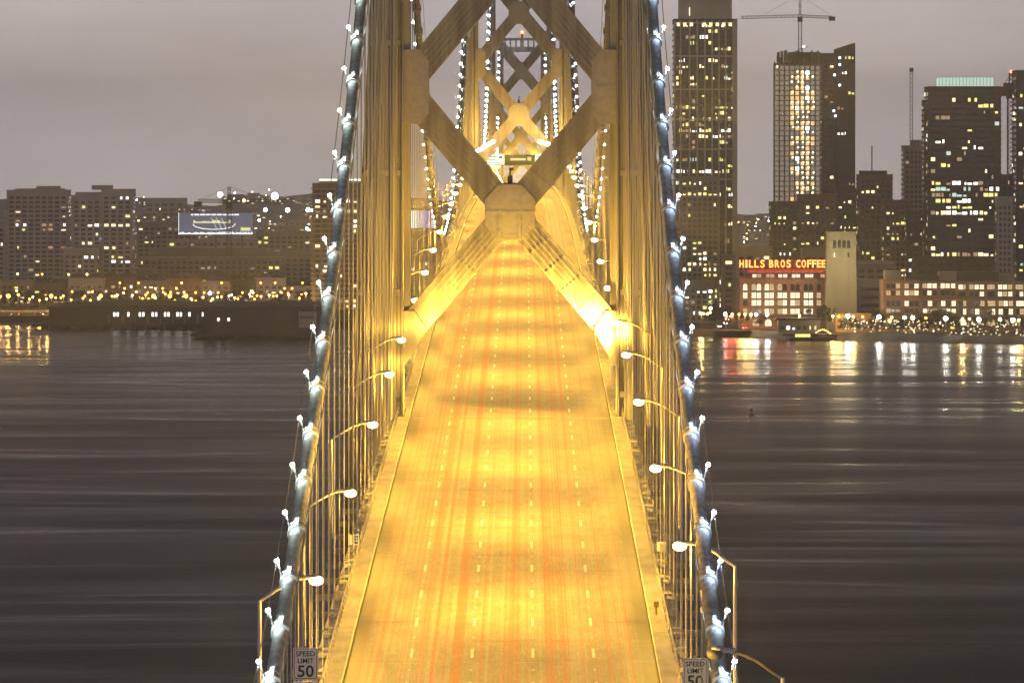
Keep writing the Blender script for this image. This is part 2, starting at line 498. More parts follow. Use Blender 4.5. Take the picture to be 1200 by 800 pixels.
# ------------------------------------------------------------------ towers
def outer_x(h):      # h above deck
    return 12.35 - (h-37)*(.030 if h>37 else .048)
INNER = 9.43
def leg_mesh():
    """fluted cellular leg: ribs of plate in plan, swept down the batter"""
    mb=MB()
    u=[0,.02,.10,.12,.20,.225,.27,.295,.36,.385,.43,.455,.52,.545,.60,.625,.68,.705,.77,.795,.86,.88,.94,.96,1.0]
    dep=[0,.55,.55,0,0,-.55,-.55,.0,.0,-.55,-.55,0,0,.30,.30,0,0,-.55,-.55,0,0,.45,.45,0,0]
    prof=[]
    for a,d_ in zip(u,dep): prof.append((a,-2.75+d_))
    for a,d_ in reversed(list(zip(u,dep))): prof.append((a,2.75-d_))
    hs=[-92,-60,-30,-8,0,8,15,22.2,29,37,44,52,60,68,76.6]
    n=len(prof); vs=[]
    for h in hs:
        xi=INNER; xo=outer_x(h)
        for a,y in prof: vs.append((xo+(xi-xo)*a, y, h))
    fs=[]
    for i in range(len(hs)-1):
        for k in range(n):
            fs.append((i*n+k,i*n+(k+1)%n,(i+1)*n+(k+1)%n,(i+1)*n+k))
    fs.append(tuple(range((len(hs)-1)*n,len(hs)*n)))
    mb.add(vs,fs)
    # horizontal splice plates, a hand's breadth proud
    for h in (-30,-14,2,11,21.5,33,44.5,56,67):
        xo=outer_x(h)
        mb.box(INNER+.25,xo-.15,-2.84,-2.76,h,h+.5)
    mb.box(INNER-.1,outer_x(76.6)+.1,-3.0,3.0,76.6,77.6)
    return mb
def brace_mesh(x0,z0,x1,z1):
    mb=MB(); v=Vector((x1-x0,0,z1-z0)); L=v.length; a=v.normalized(); b=Vector((-a.z,0,a.x))
    def band(off,w,y0,y1,t0=0,t1=1):
        p=Vector((x0,0,z0))+v*t0; q=Vector((x0,0,z0))+v*t1
        c=[p+b*(off-w/2),q+b*(off-w/2),q+b*(off+w/2),p+b*(off+w/2)]
        mb.prism([(k.x,k.z) for k in c],y0,y1)
    band(0,2.5,-1.1,1.1)
    for o in (-1.15,-.62,-.2,.2,.62,1.15): band(o,.13,-1.27,-1.1)
    for k in range(1,int(L/2.2)):
        t=k*2.2/L; w=.12/L
        band(0,2.2,-1.17,-1.1,t-w,t+w)
    return mb
def gusset(poly,y0=-1.42,y1=1.42,seams=()):
    mb=MB(); mb.prism(poly,y0,y1)
    cx=sum(p[0] for p in poly)/len(poly); cz=sum(p[1] for p in poly)/len(poly)
    mb.prism([(cx+(x-cx)*.98,cz+(z-cz)*.98) for x,z in poly],y0-.05,y0)
    for (a,b,c,d) in seams: mb.box(a,b,y0-.12,y0-.05,c,d)
    n=len(poly)
    for f_ in (.93,.80):
        for k in range(n):
            p=poly[k]; q=poly[(k+1)%n]; L_=math.hypot(q[0]-p[0],q[1]-p[1]); m_=max(2,int(L_/.32))
            for t_ in range(m_):
                x=cx+(p[0]+(q[0]-p[0])*t_/m_-cx)*f_; z=cz+(p[1]+(q[1]-p[1])*t_/m_-cz)*f_
                mb.box(x-.045,x+.045,y0-.11,y0-.05,z-.045,z+.045)
    return mb
NODES=[18.3,40.5,62.7]; SIDES=[7.4,29.4,51.6,73.8]
leg_r=leg_mesh()
leg_l=MB(); leg_l.v=[(-x,y,z) for x,y,z in leg_r.v]; leg_l.f=[tuple(reversed(f)) for f in leg_r.f]; leg_l.m=leg_r.m
TPARTS=[('leg',leg_l.mesh('leg',M['steel'])),('leg',leg_r.mesh('leg',M['steel']))]
for i,c in enumerate(NODES):
    for sx in (-1,1):
        for zz in (SIDES[i],SIDES[i+1]):
            s_=1 if zz>c else -1
            TPARTS.append(('diagonal_brace',brace_mesh(sx*1.2,c+s_*1.3,sx*9.35,zz).mesh('diagonal_brace',M['steel'])))
    g=gusset([(-1.0,c-2.5),(1.0,c-2.5),(2.25,c-1.15),(2.25,c+1.15),(1.0,c+2.5),(-1.0,c+2.5),(-2.25,c+1.15),(-2.25,c-1.15)],
        seams=[(-2.2,2.2,c-.12,c+.12),(-.95,-.8,c-2.4,c+2.4),(.8,.95,c-2.4,c+2.4)])
    TPARTS.append(('gusset_plate',g.mesh('gusset_plate',M['steel_plate'])))
for zz in SIDES[1:3]:
    for sx in (-1,1):
        P=[(9.44,zz-3.3),(8.0,zz-3.3),(7.2,zz-2.3),(7.2,zz+2.3),(8.0,zz+3.3),(9.44,zz+3.3)]
        P=[(sx*x,z) for x,z in P]
        if sx>0: P=P[::-1]
        TPARTS.append(('gusset_plate',gusset(P,seams=[(min(sx*7.3,sx*9.3),max(sx*7.3,sx*9.3),zz-.08,zz+.08)]).mesh('gusset_plate',M['steel_plate'])))
for sx in (-1,1):
    P=[(sx*x,z) for x,z in [(9.44,4.6),(9.44,9.6),(8.5,9.6),(7.4,8.0),(8.6,5.8)]]
    if sx<0: P=P[::-1]
    TPARTS.append(('gusset_plate',gusset(P,-1.36,1.36).mesh('gusset_plate',M['steel_plate'])))
    # inner flange strip up the leg
    mb=MB(); mb.box(min(sx*8.85,sx*9.43),max(sx*8.85,sx*9.43),-.5,1.4,9.6,76)
    TPARTS.append(('leg_flange',mb.mesh('leg_flange',M['steel'])))
mb=MB()
mb.box(-9.4,9.4,-1.3,1.3,75.4,76.6); mb.box(-9.4,9.4,-1.3,1.3,69.8,72.4)
for x in (-8,-5.6,-2.9,2.9,5.6,8): mb.box(x-.35,x+.35,-1.2,1.2,72.4,75.4)
mb.box(-.9,.9,-1.35,1.35,69.9,76.5)
TPARTS.append(('portal_strut',mb.mesh('portal_strut',M['steel'])))
M['pier']=mat('pier_concrete',(.3,.29,.27),.85,0,.2,.4,(1,1,1),.3)
where={483.0:('nearest bridge tower, steel legs tied by X bracing with octagonal gusset plates','bridge tower'),
 1187.0:('second bridge tower seen through the bracing of the nearest one','bridge tower'),
 1891.0:('third bridge tower, beyond the sign gantry at the crest of the road','bridge tower'),
 2595.0:('farthest and faintest bridge tower, topped by a red beacon','bridge tower')}
for t in TOWERS:
    zt=deck(t); root=thing('bridge_tower',*where[t],loc=(0,t,zt),group='towers of the suspension bridge')
    for nm,me in TPARTS:
        if zt>85 or True: put(nm,me,root)
    mb=MB(); mb.box(-17,17,-12,12,-zt-6,-zt+9); mb.build('concrete_pier',M['pier'],root)
    # beacon on top, and the dark instrument on a bracket above the lowest node
    mb=MB(); mb.tube([(0,0,77.0 if False else 76.6),(0,0,78.6)],.5,8); mb.build('beacon_post',M['steel_dark'],root)
    mb=MB(); mb.ball((0,0,79.3),.8); mb.build('beacon_light',M['red_l'],root)
    mb=MB(); mb.box(-.24,.22,-.3,.2,20.8,21.55); mb.tube([(0,-.1,21.5),(.02,-.1,22.1)],.09,6); mb.box(-.1,.30,-.2,.1,22.0,22.25); mb.box(-.6,.6,-.7,.6,20.8,20.9)
    mb.build('fog_signal',M['steel_dark'],root)
# central anchorage
mb=MB(); mb.box(-15,15,1512,1566,-5,deck(1539)-8.2); mb.box(-13.2,-9.96,1520,1558,deck(1539)-8.2,deck(1539)+3.0); mb.box(9.96,13.2,1520,1558,deck(1539)-8.2,deck(1539)+3.0)
mb.build('concrete_anchorage',M['pier'],label='concrete centre anchorage block under the crest of the bridge',cat='anchorage')

# ------------------------------------------------------------------ main cables
ds=[252-9.14*i for i in range(10,0,-1)]
ds=[252+PAN*i for i in range(-11,300)]
ds=[d for d in ds if d<2940]
def tdist(d): return min(abs(d-t) for t in TOWERS)
CABLES={}
def band_mesh():
    mb=MB(); 
    mb.tube([(0,-.45,0),(0,.45,0)],.43,12); mb.tube([(0,-.52,0),(0,-.40,0)],.49,12); mb.tube([(0,.40,0),(0,.52,0)],.49,12)
    mb.box(-.12,.12,-.5,.5,-.72,-.5); mb.box(-.1,.1,-.5,.5,.5,.66)
    return mb.mesh('cable_band',M['band'])
BAND=band_mesh()
def fixture(sx):
    s=sx
    a=MB(); a.tube([(s*.3,.1,.3),(s*.62,.0,.78)],.03,5); a.tube([(s*.62,0,.78),(s*.62,0,.90)],.06,6)
    b=MB(); b.ball((s*.62,0,1.0),.105,10,7)
    return a.mesh('bracket',M['sign_black']), b.mesh('bulb',M['cool_l'] if s<0 else M['cool_r'])
for sx in (-1,1):
    root=thing('main_cable','main suspension cable strung with %s lamps, %s'%(('greenish white','on the side of the twin apartment blocks') if sx<0 else ('bluish white','on the side of the red coffee sign')),'cable',(0,0,0),'main cables of the bridge')
    CABLES[sx]=root
    pts=[(sx*CB,d,cable_z(d)) for d in ([150+PAN*i for i in range(0,11)]+list(np.arange(252,2948,4.57)))]
    pts=sorted(set(pts),key=lambda p:p[1])
    pts[0]=(sx*CB,150,cable_z(150)) if False else pts[0]
    mb=MB(); mb.tube(pts,.36,14); mb.build('cable_strand',M['cable'],root,smooth=True)
    br,bu=fixture(sx)
    hn=0; farh=MB(); farb=MB(); farl=MB()
    pl=lampdata('necklace_lamp',(0.85,1.0,0.90) if sx<0 else (0.55,0.74,1.0),(300 if sx<0 else 230),.10)
    for i,d in enumerate(ds):
        if d<215: pass
        z=cable_z(d)
        if abs(d-1539)<12: continue
        sl=math.atan((cable_z(d+1)-cable_z(d-1))/2)
        if tdist(d)>4.5:
            b=put('cable_band',BAND,root,(sx*CB,d,z)); b.rotation_euler=(sl,0,0)
            zb=deck(d)+.3
            if z-zb>.8:
                mb=MB()
                for ox in (-.30,.30):
                    for oy in (-.22,.22):
                        mb.tube([(ox,oy,-.1),(ox,oy,zb-z)],.034 if d<1190 else .05,4,caps=False)
                mb.box(-.33,.33,-.25,.25,zb-z+.15,zb-z+.3)      # socket casting that ties the four strands
                mb.build('suspender_rope',M['rope'],root,loc=(sx*CB,d,z))
            hn+=1
        # necklace lamps
        if tdist(d)>3:
            c=put('lamp_bracket',br,root,(sx*CB,d,z)) if d<900 else None
            o=put('necklace_light',bu,root,(sx*CB,d,z))
            if d>900:
                k=min(2.4,d/700); o.scale=(k,k,k); o.location=(sx*CB-sx*.62*(k-1),d,z+1.02-1.02*k)
            if d<500:
                l=put('lamp_glow',pl,root,(sx*(CB+.75),d-.05,z+.95 if False else z+1.0))
                l.location=(sx*(CB+.42),d-.75,z+.78)
    # hand ropes on posts above the cable
    mb=MB()
    for ox in (-.62,.62):
        mb.tube([(p[0]+ox,p[1],p[2]+1.15) for p in pts if p[1]<1187],.035,4)
        for d in ds:
            if d<1187 and tdist(d)>4.5: mb.tube([(sx*CB+ox*.7,d+.3,cable_z(d)+.3),(sx*CB+ox,d+.3,cable_z(d)+1.2)],.03,4)
    mb.build('hand_rope',M['steel'],root,kind='stuff')

# ------------------------------------------------------------------ street lamps
def lamp_meshes(sx):
    LH=7.5 if sx<0 else 8.7
    p=MB()
    p.tube([(sx*2.9,0,-4.5),(sx*2.9,0,LH-2.5),(sx*2.9,0,LH-1.0)],[.16,.12,.10],8); p.box(sx*2.9-.25,sx*2.9+.25,-.25,.25,-4.6,-4.2)
    a=MB()
    arm=[(sx*2.9,0,LH-1.05),(sx*2.4,0,LH-.72),(sx*1.8,0,LH-.28),(sx*1.2,0,LH-.0),(sx*.7,0,LH+.14),(sx*.3,0,LH+.17)]
    if sx<0: arm=[(sx*2.9,0,LH-1.05),(sx*2.0,0,LH-.45),(sx*1.3,0,LH-.05),(sx*.8,0,LH+.12),(sx*.3,0,LH+.17)]
    a.tube(arm,.075,6); 
    h=MB(); h.ball((sx*.1,0,LH+.24),.30,10,6,sz=.42); h.tube([(sx*.25,0,LH+.2),(sx*.85,0,LH+.17)],.12,6)
    b=MB(); b.ball((-sx*.03,0,LH+.02),.37,12,8,sz=.66)
    return [('pole',p.mesh('pole',M['steel'])),('arm',a.mesh('arm',M['steel'])),('lamp_head',h.mesh('lamp_head',M['lampgrey'])),('bulb',b.mesh('bulb',M['sodium'],True))]
ld=[385+52*i for i in range(3,44)]
LEFT=[229,281,336,385,433,474.5]+[x for x in [534+52*i for i in range(0,42)]]
RIGHT=[234,287,339.5,390,438,479.2]+[x for x in [534+52*i for i in range(0,42)]]
ORD=['','first','second','third','fourth','fifth','sixth','seventh','eighth','ninth','tenth','eleventh','twelfth','thirteenth','fourteenth','fifteenth','sixteenth','seventeenth','eighteenth','nineteenth','twentieth','twenty-first','twenty-second','twenty-third','twenty-fourth','twenty-fifth']
sodd={-1:lampdata('sodium_lamp_a',SODIUM,10500,.30),1:lampdata('sodium_lamp_b',SODIUM,10500,.30)}
sod_l=lampdata('sodium_first_a',(1.0,.47,.05),9000,.30)
for sx,lst in ((-1,LEFT),(1,RIGHT)):
    pm=lamp_meshes(sx)
    LH=7.5 if sx<0 else 8.7
    for i,d in enumerate(lst):
        if tdist(d)<2.5: d+=6
        if abs(d-1539)<21: continue
        near=['just below the frame','nearest the camera','second from the camera','third from the camera','fourth, just before the tower leg','fifth, right at the tower leg']
        if d==234: lab='unlit street lamp on a curved arm at the bottom edge beside the bluish lit cable'
        elif i<6: lab='curved arm sodium lamp, %s, %s'%(near[i], 'piers side' if sx<0 else 'coffee sign side')
        elif i<26: lab='street lamp past the nearest tower, %s from the camera, %s'%(ORD[i], 'piers side' if sx<0 else 'coffee sign side')
        else: lab='tiny far street lamp beyond the crest of the bridge road'
        r_=thing('street_lamp',lab,'street lamp',(sx*9.5,d,deck(d)+{234:2.4,287:1.0,281:1.1}.get(d,0)),'street lamps along the bridge')
        for nm,me in pm:
            o=put(nm,me,r_)
            if nm=='arm' and d==234: o.data=me.copy(); o.data.materials[0]=M['steel_dark']
            if nm=='bulb' and d==234: o.data=me.copy(); o.data.materials[0]=M['steel_dark']      # this one is out
        if d!=234 and d<2700: put('lamp_light',sod_l if (sx<0 and i==1) else sodd[sx],r_,(0,0,LH-.62))

# ------------------------------------------------------------------ text helper
def text_mesh(s, size, extrude=0.0, offset=0.0, width=None):
    c=bpy.data.curves.new('t','FONT'); c.body=s; c.size=size; c.extrude=extrude; c.offset=offset
    c.align_x='CENTER'; c.align_y='CENTER'; c.resolution_u=3
    o=bpy.data.objects.new('t',c); COL.objects.link(o)
    bpy.context.view_layer.update()
    me=bpy.data.meshes.new_from_object(o.evaluated_get(bpy.context.evaluated_depsgraph_get()))
    bpy.data.objects.remove(o); bpy.data.curves.remove(c)
    xs=[v.co.x for v in me.vertices]; w=max(xs)-min(xs)
    k=(width/w) if width else 1
    for v in me.vertices: x,y,z=v.co; v.co=(x*k,-z,y)
    return me
def letters(name,s,size,loc,m,parent,width=None,extrude=.02,offset=0):
    me=text_mesh(s,size,extrude,offset,width); me.materials.append(m); me.name=name
    return put(name,me,parent,loc)

# speed limit signs
def speed_sign(x,d,zc,lab,extra):
    r_=thing('speed_limit_sign',lab,'road sign',(x,d,deck(d)+.5),'speed limit signs')
    z=zc-(deck(d)+.5)
    mb=MB(); mb.box(-.05,.05,.05,.15,0,z+.85); mb.build('post',M['steel'],r_)
    mb=MB(); mb.box(-.61,.61,-.02,.04,z-.78,z+.78); mb.build('sign_panel',M['sign_white'],r_)
    mb=MB()
    for a,b,c,e_ in ((-.57,.57,z+.71,z+.74),(-.57,.57,z-.74,z-.71)): mb.box(a,b,-.03,-.02,c,e_)
    mb.box(-.57,-.54,-.03,-.02,z-.71,z+.71); mb.box(.54,.57,-.03,-.02,z-.71,z+.71); mb.build('border',M['sign_black'],r_)
    letters('lettering','SPEED',.36,(0,-.03,z+.48),M['sign_black'],r_,.95,.008,.006)
    letters('lettering','LIMIT',.34,(0,-.03,z+.13),M['sign_black'],r_,.80,.008,.006)
    letters('lettering','50',.80,(0,-.03,z-.40),M['sign_black'],r_,.80,.008,.014)
    if extra:
        mb=MB(); mb.box(-.61,.61,-.02,.04,z-1.75,z-.86); mb.build('lower_panel',M['sign_white'],r_)
speed_sign(-9.52,268.5,PZ(777,268.5),'white SPEED LIMIT 50 sign behind the ropes, with a second plate under it',True)
speed_sign(9.85,273,PZ(790,273)+.05,'white SPEED LIMIT 50 sign beside the bluish lit cable, cut by the picture edge',False)
def small_sign(x,d,py,w,h,lab,kind):
    zc=PZ(py,d); r_=thing('roadside_sign',lab,'road sign',(x,d,deck(d)+.5)); z=zc-deck(d)-.5
    mb=MB(); mb.box(-.04,.04,.04,.12,0,z+h/2); mb.build('post',M['steel'],r_)
    mb=MB(); mb.box(-w/2,w/2,-.03,.03,z-h/2,z+h/2); mb.build('sign_panel',M['sign_white'],r_)
    if kind:
        mb=MB(); mb.box(.02,w/2-.04,-.04,-.03,z-h*.42,z+h*.42); mb.build('blue_field',M['sign_blue'],r_)
        letters('number','2',.4,(w*.25,-.05,z),M['sign_white'],r_,.16)
    else:
        mb=MB(); mb.box(-w*.18,w*.18,-.3,-.03,z-h*.5,z+h*.3); mb.build('lens_box',M['lampgrey'],r_)
small_sign(PX(415,362),362,632,.62,.66,'small white and blue sign on the rail among the ropes',True)
small_sign(PX(775,352),352,640,.56,.62,'small pale box sign on the rail below the street lamp',False)
for px,d,py,sx in ((769,332,671,1),):
    mb=MB(); X=PX(px,d); z=deck(d)+.5; mb.box(X-.05,X+.05,d-.05,d+.05,z,z+.5); mb.box(X-.16,X+.16,d-.15,d+.15,z+.5,z+.85)
    mb.build('call_box',M['yellow'],label='small yellow call box on the parapet '+('by the speed sign' if sx<0 else 'under the pale box sign'),cat='call box')

# ------------------------------------------------------------------ sign gantry at the crest, floodlights, cars
M['gsign']=emit('lit_guide_sign_white',(.85,1.0,.80),1.25)
M['green']=mat('guide_sign_green',(.10,.16,.04),.5)
M['gedge']=mat('sign_frame',(.5,.45,.25),.5)
G=1520.0
gr=thing('sign_gantry','overhead gantry of three road signs where the road crests','sign gantry',(0,G,deck(G)))
mb=MB()
for x in (-9.4,9.4): mb.box(x-.25,x+.25,-.25,.25,.2,9.4)
mb.box(-9.4,9.4,.2,.45,8.6,9.0); mb.box(-9.4,9.4,.2,.45,6.2,6.5)
for k in range(16): mb.beam((-9+k*1.2,.3,6.4 if k%2 else 8.8),(-9+(k+1)*1.2,.3,8.8 if k%2 else 6.4),.12,.12)
mb.build('gantry_frame',M['steel'],gr)
def gz(py): return PZ(py,G)-deck(G)
def gpan(px0,px1,y0,y1,m,nm,lines,ml):
    mb=MB(); mb.box(PX(px0,G),PX(px1,G),-.1,.1,gz(y1),gz(y0)); p=mb.build(nm,m,gr)
    mb=MB()
    for (a,b,c,e_) in lines: mb.box(PX(a,G),PX(b,G),-.16,-.1,gz(e_),gz(c))
    mb.build('legend',ml,p,kind='stuff')
gpan(566,590.5,180.6,193,M['gsign'],'lit_sign',[(568,583,183.4,184.2),(568,581,187,187.8),(585,588.4,183,185.8),(568,589,190.4,191)],M['green'])
gpan(591.5,626.5,181.5,193,M['green'],'guide_sign',[(598,616,185.4,188.2),(618,622.5,184,188.4)],emit('sign_legend',(1,.9,.4),.8))
gpan(627.5,645,180.6,193,M['gsign'],'lit_sign',[(629,643,183.4,184.2),(629,640,187,188.2),(630,644,190.4,191)],M['green'])
M['flood']=emit('floodlight_lens',(1.0,.72,.32),60)
for sx,pa,pb in ((-1,(558,178),(578,166)),(1,(632,166),(651,171.5))):
    FD=1180.0; ox,oz=sx*9.4,PZ(178,FD)
    r_=thing('floodlight_boom','row of orange floodlights on a slanting boom on the second tower, %s'%('piers side' if sx<0 else 'coffee sign side'),'floodlights',(ox,FD,oz))
    x0,z0,x1,z1=PX(pa[0],FD)-ox,PZ(pa[1],FD)-oz,PX(pb[0],FD)-ox,PZ(pb[1],FD)-oz
    mb=MB(); mb.beam((x0,0,z0-.5),(x1,0,z1-.5),.2,.2); mb.beam((0,4.3,(z0+z1)/2-.5),(0,0,(z0+z1)/2-.5),.25,.25); mb.build('boom',M['steel_dark'],r_)
    for k in range(6):
        a=k/5; mb=MB(); mb.ball((x0+(x1-x0)*a,-.3,z0+(z1-z0)*a),.40,8,5); mb.build('floodlight',M['flood'],r_)
    put('flood_light',lampdata('flood_lamp',SODIUM,3500,.4),r_,((x0+x1)/2,-1.5,(z0+z1)/2))
# traffic near the crest: tail lamps glow red
M['carpaint']=[mat('car_paint_%s'%n,c,.3,.2,.5) for n,c in (('dark',(.03,.03,.035)),('silver',(.4,.4,.4)),('red',(.3,.02,.02)))]
M['tyre']=mat('tyre_rubber',(.02,.02,.02),.8); M['glass']=mat('dark_glass',(.02,.025,.03),.1,0,.6)
M['tail']=emit('tail_lamp',(1,.06,.02),30); M['head']=emit('head_lamp',(1,.9,.75),45)
def car(x,d,z,lab,ci=0,away=True,group=None,rz=0,k=1):
    r_=thing('car',lab,'car',(x,d,z),group); r_.rotation_euler=(0,0,rz+(0 if away else math.pi))
    prof=[(-2.2,.35),(2.2,.35),(2.25,.75),(1.4,.9),(.7,1.4),(-1.1,1.42),(-1.9,.98),(-2.25,.9)]
    mb=MB(); n=len(prof)
    mb.add([(-.88,p,q) for p,q in prof]+[(.88,p,q) for p,q in prof],[tuple(range(n)),tuple(range(2*n-1,n-1,-1))]+[(i,n+i,n+(i+1)%n,(i+1)%n) for i in range(n)])
    mb.build('body',M['carpaint'][ci%3],r_)
    mb=MB(); mb.add([(-.75,-1.92,1.0),(.75,-1.92,1.0),(.65,-1.18,1.38),(-.65,-1.18,1.38)],[(0,1,2,3)]); mb.build('rear_window',M['glass'],r_)
    for sx in (-1,1):
        for yy in (-1.35,1.35):
            mb=MB(); mb.tube([(sx*.68,yy,.33),(sx*.9,yy,.33)],.33,10); mb.build('wheel',M['tyre'],r_)
        mb=MB(); mb.box(sx*.68-.16*k,sx*.68+.16*k,-2.3,-2.24,.7,.88); mb.build('tail_light',M['tail'],r_)
        mb=MB(); mb.box(sx*.66-.16*k,sx*.66+.16*k,2.2,2.28,.55,.72); mb.build('headlight',M['head'],r_)
    return r_
lane=[-7.08,-3.54,0,3.54,7.08]
for i,(l,d) in enumerate([(0,1462),(1,1478),(2,1492),(3,1470),(4,1455),(1,1504),(3,1499)]):
    car(lane[l],d,deck(d)+.02,'small car with glowing red tail lights at the crest of the bridge',i,True,'cars at the crest of the bridge')

# ------------------------------------------------------------------ city
WARM=[emit('window_warm',(1,.76,.42),2.2),emit('window_yellow',(1,.88,.30),1.5),emit('window_white',(1,.94,.80),3.0),emit('window_greenish',(.7,.95,.75),1.1),emit('window_dim',(1,.65,.38),.5)]
M['winglass']=mat('unlit_window',(.025,.027,.03),.15,0,.6)
WMATS=[M['winglass']]+WARM
def wall_mat(n,c,v=.25): return mat(n,c,.8,0,.25,v,(1,1,1),.08)
BM={'grey':wall_mat('grey_render',(.38,.34,.34)),'violet':wall_mat('grey_violet_concrete',(.60,.53,.58)),'dark':wall_mat('dark_cladding',(.10,.09,.08)),'brown':wall_mat('brown_brick',(.27,.18,.13)),
 'pale':wall_mat('pale_render',(.60,.56,.50)),'glass':wall_mat('dark_curtain_glass',(.04,.042,.045)),'tan':wall_mat('tan_stone',(.42,.35,.26)),'brick':wall_mat('orange_brick',(.50,.30,.17)),'conc':wall_mat('bare_concrete',(.34,.31,.26))}
def windows(rng_,mb,ax,o,u0,u1,z0,z1,fh,bw,lit,face,ww=.62,wh=.55,floors=None,bias=None):
    """window quads on one face. face='y': plane y=o facing -y, u along x; 'x-': plane x=o facing -x; 'x+'"""
    nf=max(1,int((z1-z0)/fh)); nb=max(1,int((u1-u0)/bw)); bw=(u1-u0)/nb
    for f in range(nf):
        z=z0+f*fh+fh*(1-wh)/2; fl=rng_.random(); p=.6*lit*(2.6 if fl>.82 else (.45 if fl<.5 else .9)); run=0; rm=1
        for b in range(nb):
            if run<=0:
                if rng_.random()<p*.6: run=rng_.randint(1,3); rm=rng_.choices([1,2,3,4,5],[4,3.2,3,.7,2])[0]
            m=0
            if run>0: m=rm; run-=1
            elif rng_.random()<p*.4: m=rng_.choice([1,2,5,5])
            u=u0+(b+.5-ww/2)*bw; v=u+ww*bw; zz=z+fh*wh
            if m and rng_.random()<.5:        # blinds and partitions: only part of the pane shows light
                c_=rng_.uniform(.3,.8)*(v-u); u=u+rng_.uniform(0,(v-u)-c_); v=u+c_
            if m and rng_.random()<.4: zz=z+fh*wh*rng_.uniform(.45,.8)
            if face=='y': q=[(u,o,z),(v,o,z),(v,o,zz),(u,o,zz)]
            elif face=='x-': q=[(o,v,z),(o,u,z),(o,u,zz),(o,v,zz)]
            else: q=[(o,u,z),(o,v,z),(o,v,zz),(o,u,zz)]
            mb.add(q,[(0,1,2,3)],m)
def block(root,nm,x0,x1,y0,y1,z0,z1,wall,fh=3.4,bw=4.0,lit=.12,ww=.62,wh=.55,bands=True,fins=0,seed=0,margin=1.0,slab=0,bandm=None):
    """one volume of a building with recessed windows: coordinates relative to root"""
    rg=random.Random(seed)
    mb=MB(); mb.box(x0,x1,y0,y1,z0,z1); mb.box(x0-.3,x1+.3,y0-.3,y1+.3,z1,z1+.9); mb.build(nm,BM[wall] if isinstance(wall,str) else wall,root)
    wb=MB()
    windows(rg,wb,0,y0-.06,x0+margin,x1-margin,z0+1,z1-1,fh,bw,lit,'y',ww,wh)
    windows(rg,wb,0,x0-.06,y0+margin,y1-margin,z0+1,z1-1,fh,bw,lit*.7,'x-',ww,wh)
    windows(rg,wb,0,x1+.06,y0+margin,y1-margin,z0+1,z1-1,fh,bw,lit*.7,'x+',ww,wh)
    if wb.f: wb.build('windows',WMATS,root,kind='stuff')
    fb=MB()
    if bands:
        nf=max(1,int((z1-z0-2)/fh)); 
        for f in range(nf+1):
            z=z0+1+f*fh; t=.22*fh; pr=.35+slab
            fb.box(x0-pr,x1+pr,y0-pr,y0,z-t/2,z+t/2)
            fb.box(x1,x1+pr,y0,y1,z-t/2,z+t/2); fb.box(x0-pr,x0,y0,y1,z-t/2,z+t/2)
    if fins:
        nb=max(1,int((x1-x0-2*margin)/bw)); w=(x1-x0-2*margin)/nb
        for b in range(0,nb+1,fins):
            x=x0+margin+b*w; fb.box(x-.45,x+.45,y0-.7,y0-.36,z0,z1)
    if fb.f: fb.build('floor_bands',bandm or (BM[wall] if isinstance(wall,str) else wall),root,kind='stuff')
GZ=3.5
def bld(nm,lab,px0,px1,py,d,depth,wall,cat='building',group=None,**k):
    x0,x1=PX(px0,d),PX(px1,d); xc=(x0+x1)/2
    r_=thing(nm,lab,cat,(xc,d,GZ),group)
    block(r_,'wall',x0-xc,x1-xc,0,depth,0,PZ(py,d)-GZ,wall,seed=int(px0*7+py),**k)
    return r_,xc
def roofbox(r_,xc,px0,px1,py0,py1,d,wall,depth=10,off=3,nm='roof_house'):
    mb=MB(); mb.box(PX(px0,d)-xc,PX(px1,d)-xc,off,off+depth,PZ(py1,d)-GZ,PZ(py0,d)-GZ); return mb.build(nm,BM[wall],r_)

# -- left bank: twin apartment blocks
d=3750
r_,xc=bld('apartment_tower','broad dark apartment block with the flat roofline, beside its stepped twin',8,80,224,d,22,'violet','apartment block','twin apartment blocks',fh=3.1,bw=4.2,lit=.30,fins=2,ww=.7)
roofbox(r_,xc,17,75,221,224,d,'violet'); roofbox(r_,xc,42,70,218,221,d,'violet',6)
r_,xc=bld('apartment_tower','stepped apartment block with a taller right wing, next to the broad one',84,119,230,d-20,24,'violet','apartment block','twin apartment blocks',fh=3.1,bw=3.8,lit=.25,fins=3)
def addblk(r_,xc,px0,px1,py,d,off,depth,wall,seed,**k):
    block(r_,'wing',PX(px0,d)-xc,PX(px1,d)-xc,off,off+depth,0,PZ(py,d)-GZ,wall,seed=seed,**k)
addblk(r_,xc,119.3,156,223,d-20,-4,30,'violet',5,fh=3.1,bw=4.6,lit=.35,fins=2)
addblk(r_,xc,73,113,292,d-40,-16,14,'violet',6,fh=3.1,bw=4.2,lit=.2)
roofbox(r_,xc,107,131,217,222.6,d-20,'violet'); roofbox(r_,xc,88,120,225,229.6,d-20,'violet')
bld('apartment_block','low pale block at the picture edge beside the broad apartment block',-30,6,262,3900,20,'violet',lit=.1)
# balcony tower behind the cable
r_,xc=bld('balcony_tower','slab apartment tower with stacked balconies and a lit roof edge behind the cable',366,431,216,3500,20,'brown','apartment tower',fh=3.2,bw=4.6,lit=.30,slab=.9,bandm=BM['tan'])
mb=MB(); mb.box(PX(374,3500)-xc,PX(425,3500)-xc,2,14,PZ(215,3500)-GZ,PZ(209.5,3500)-GZ); mb.build('roof_house',BM['pale'],r_)
mb=MB(); mb.box(PX(374,3500)-xc,PX(425,3500)-xc,1.6,1.95,PZ(211.6,3500)-GZ,PZ(210,3500)-GZ); mb.build('roof_light_strip',emit('cool_strip',(.85,1,.75),3),r_)
for k in range(14):
    pass
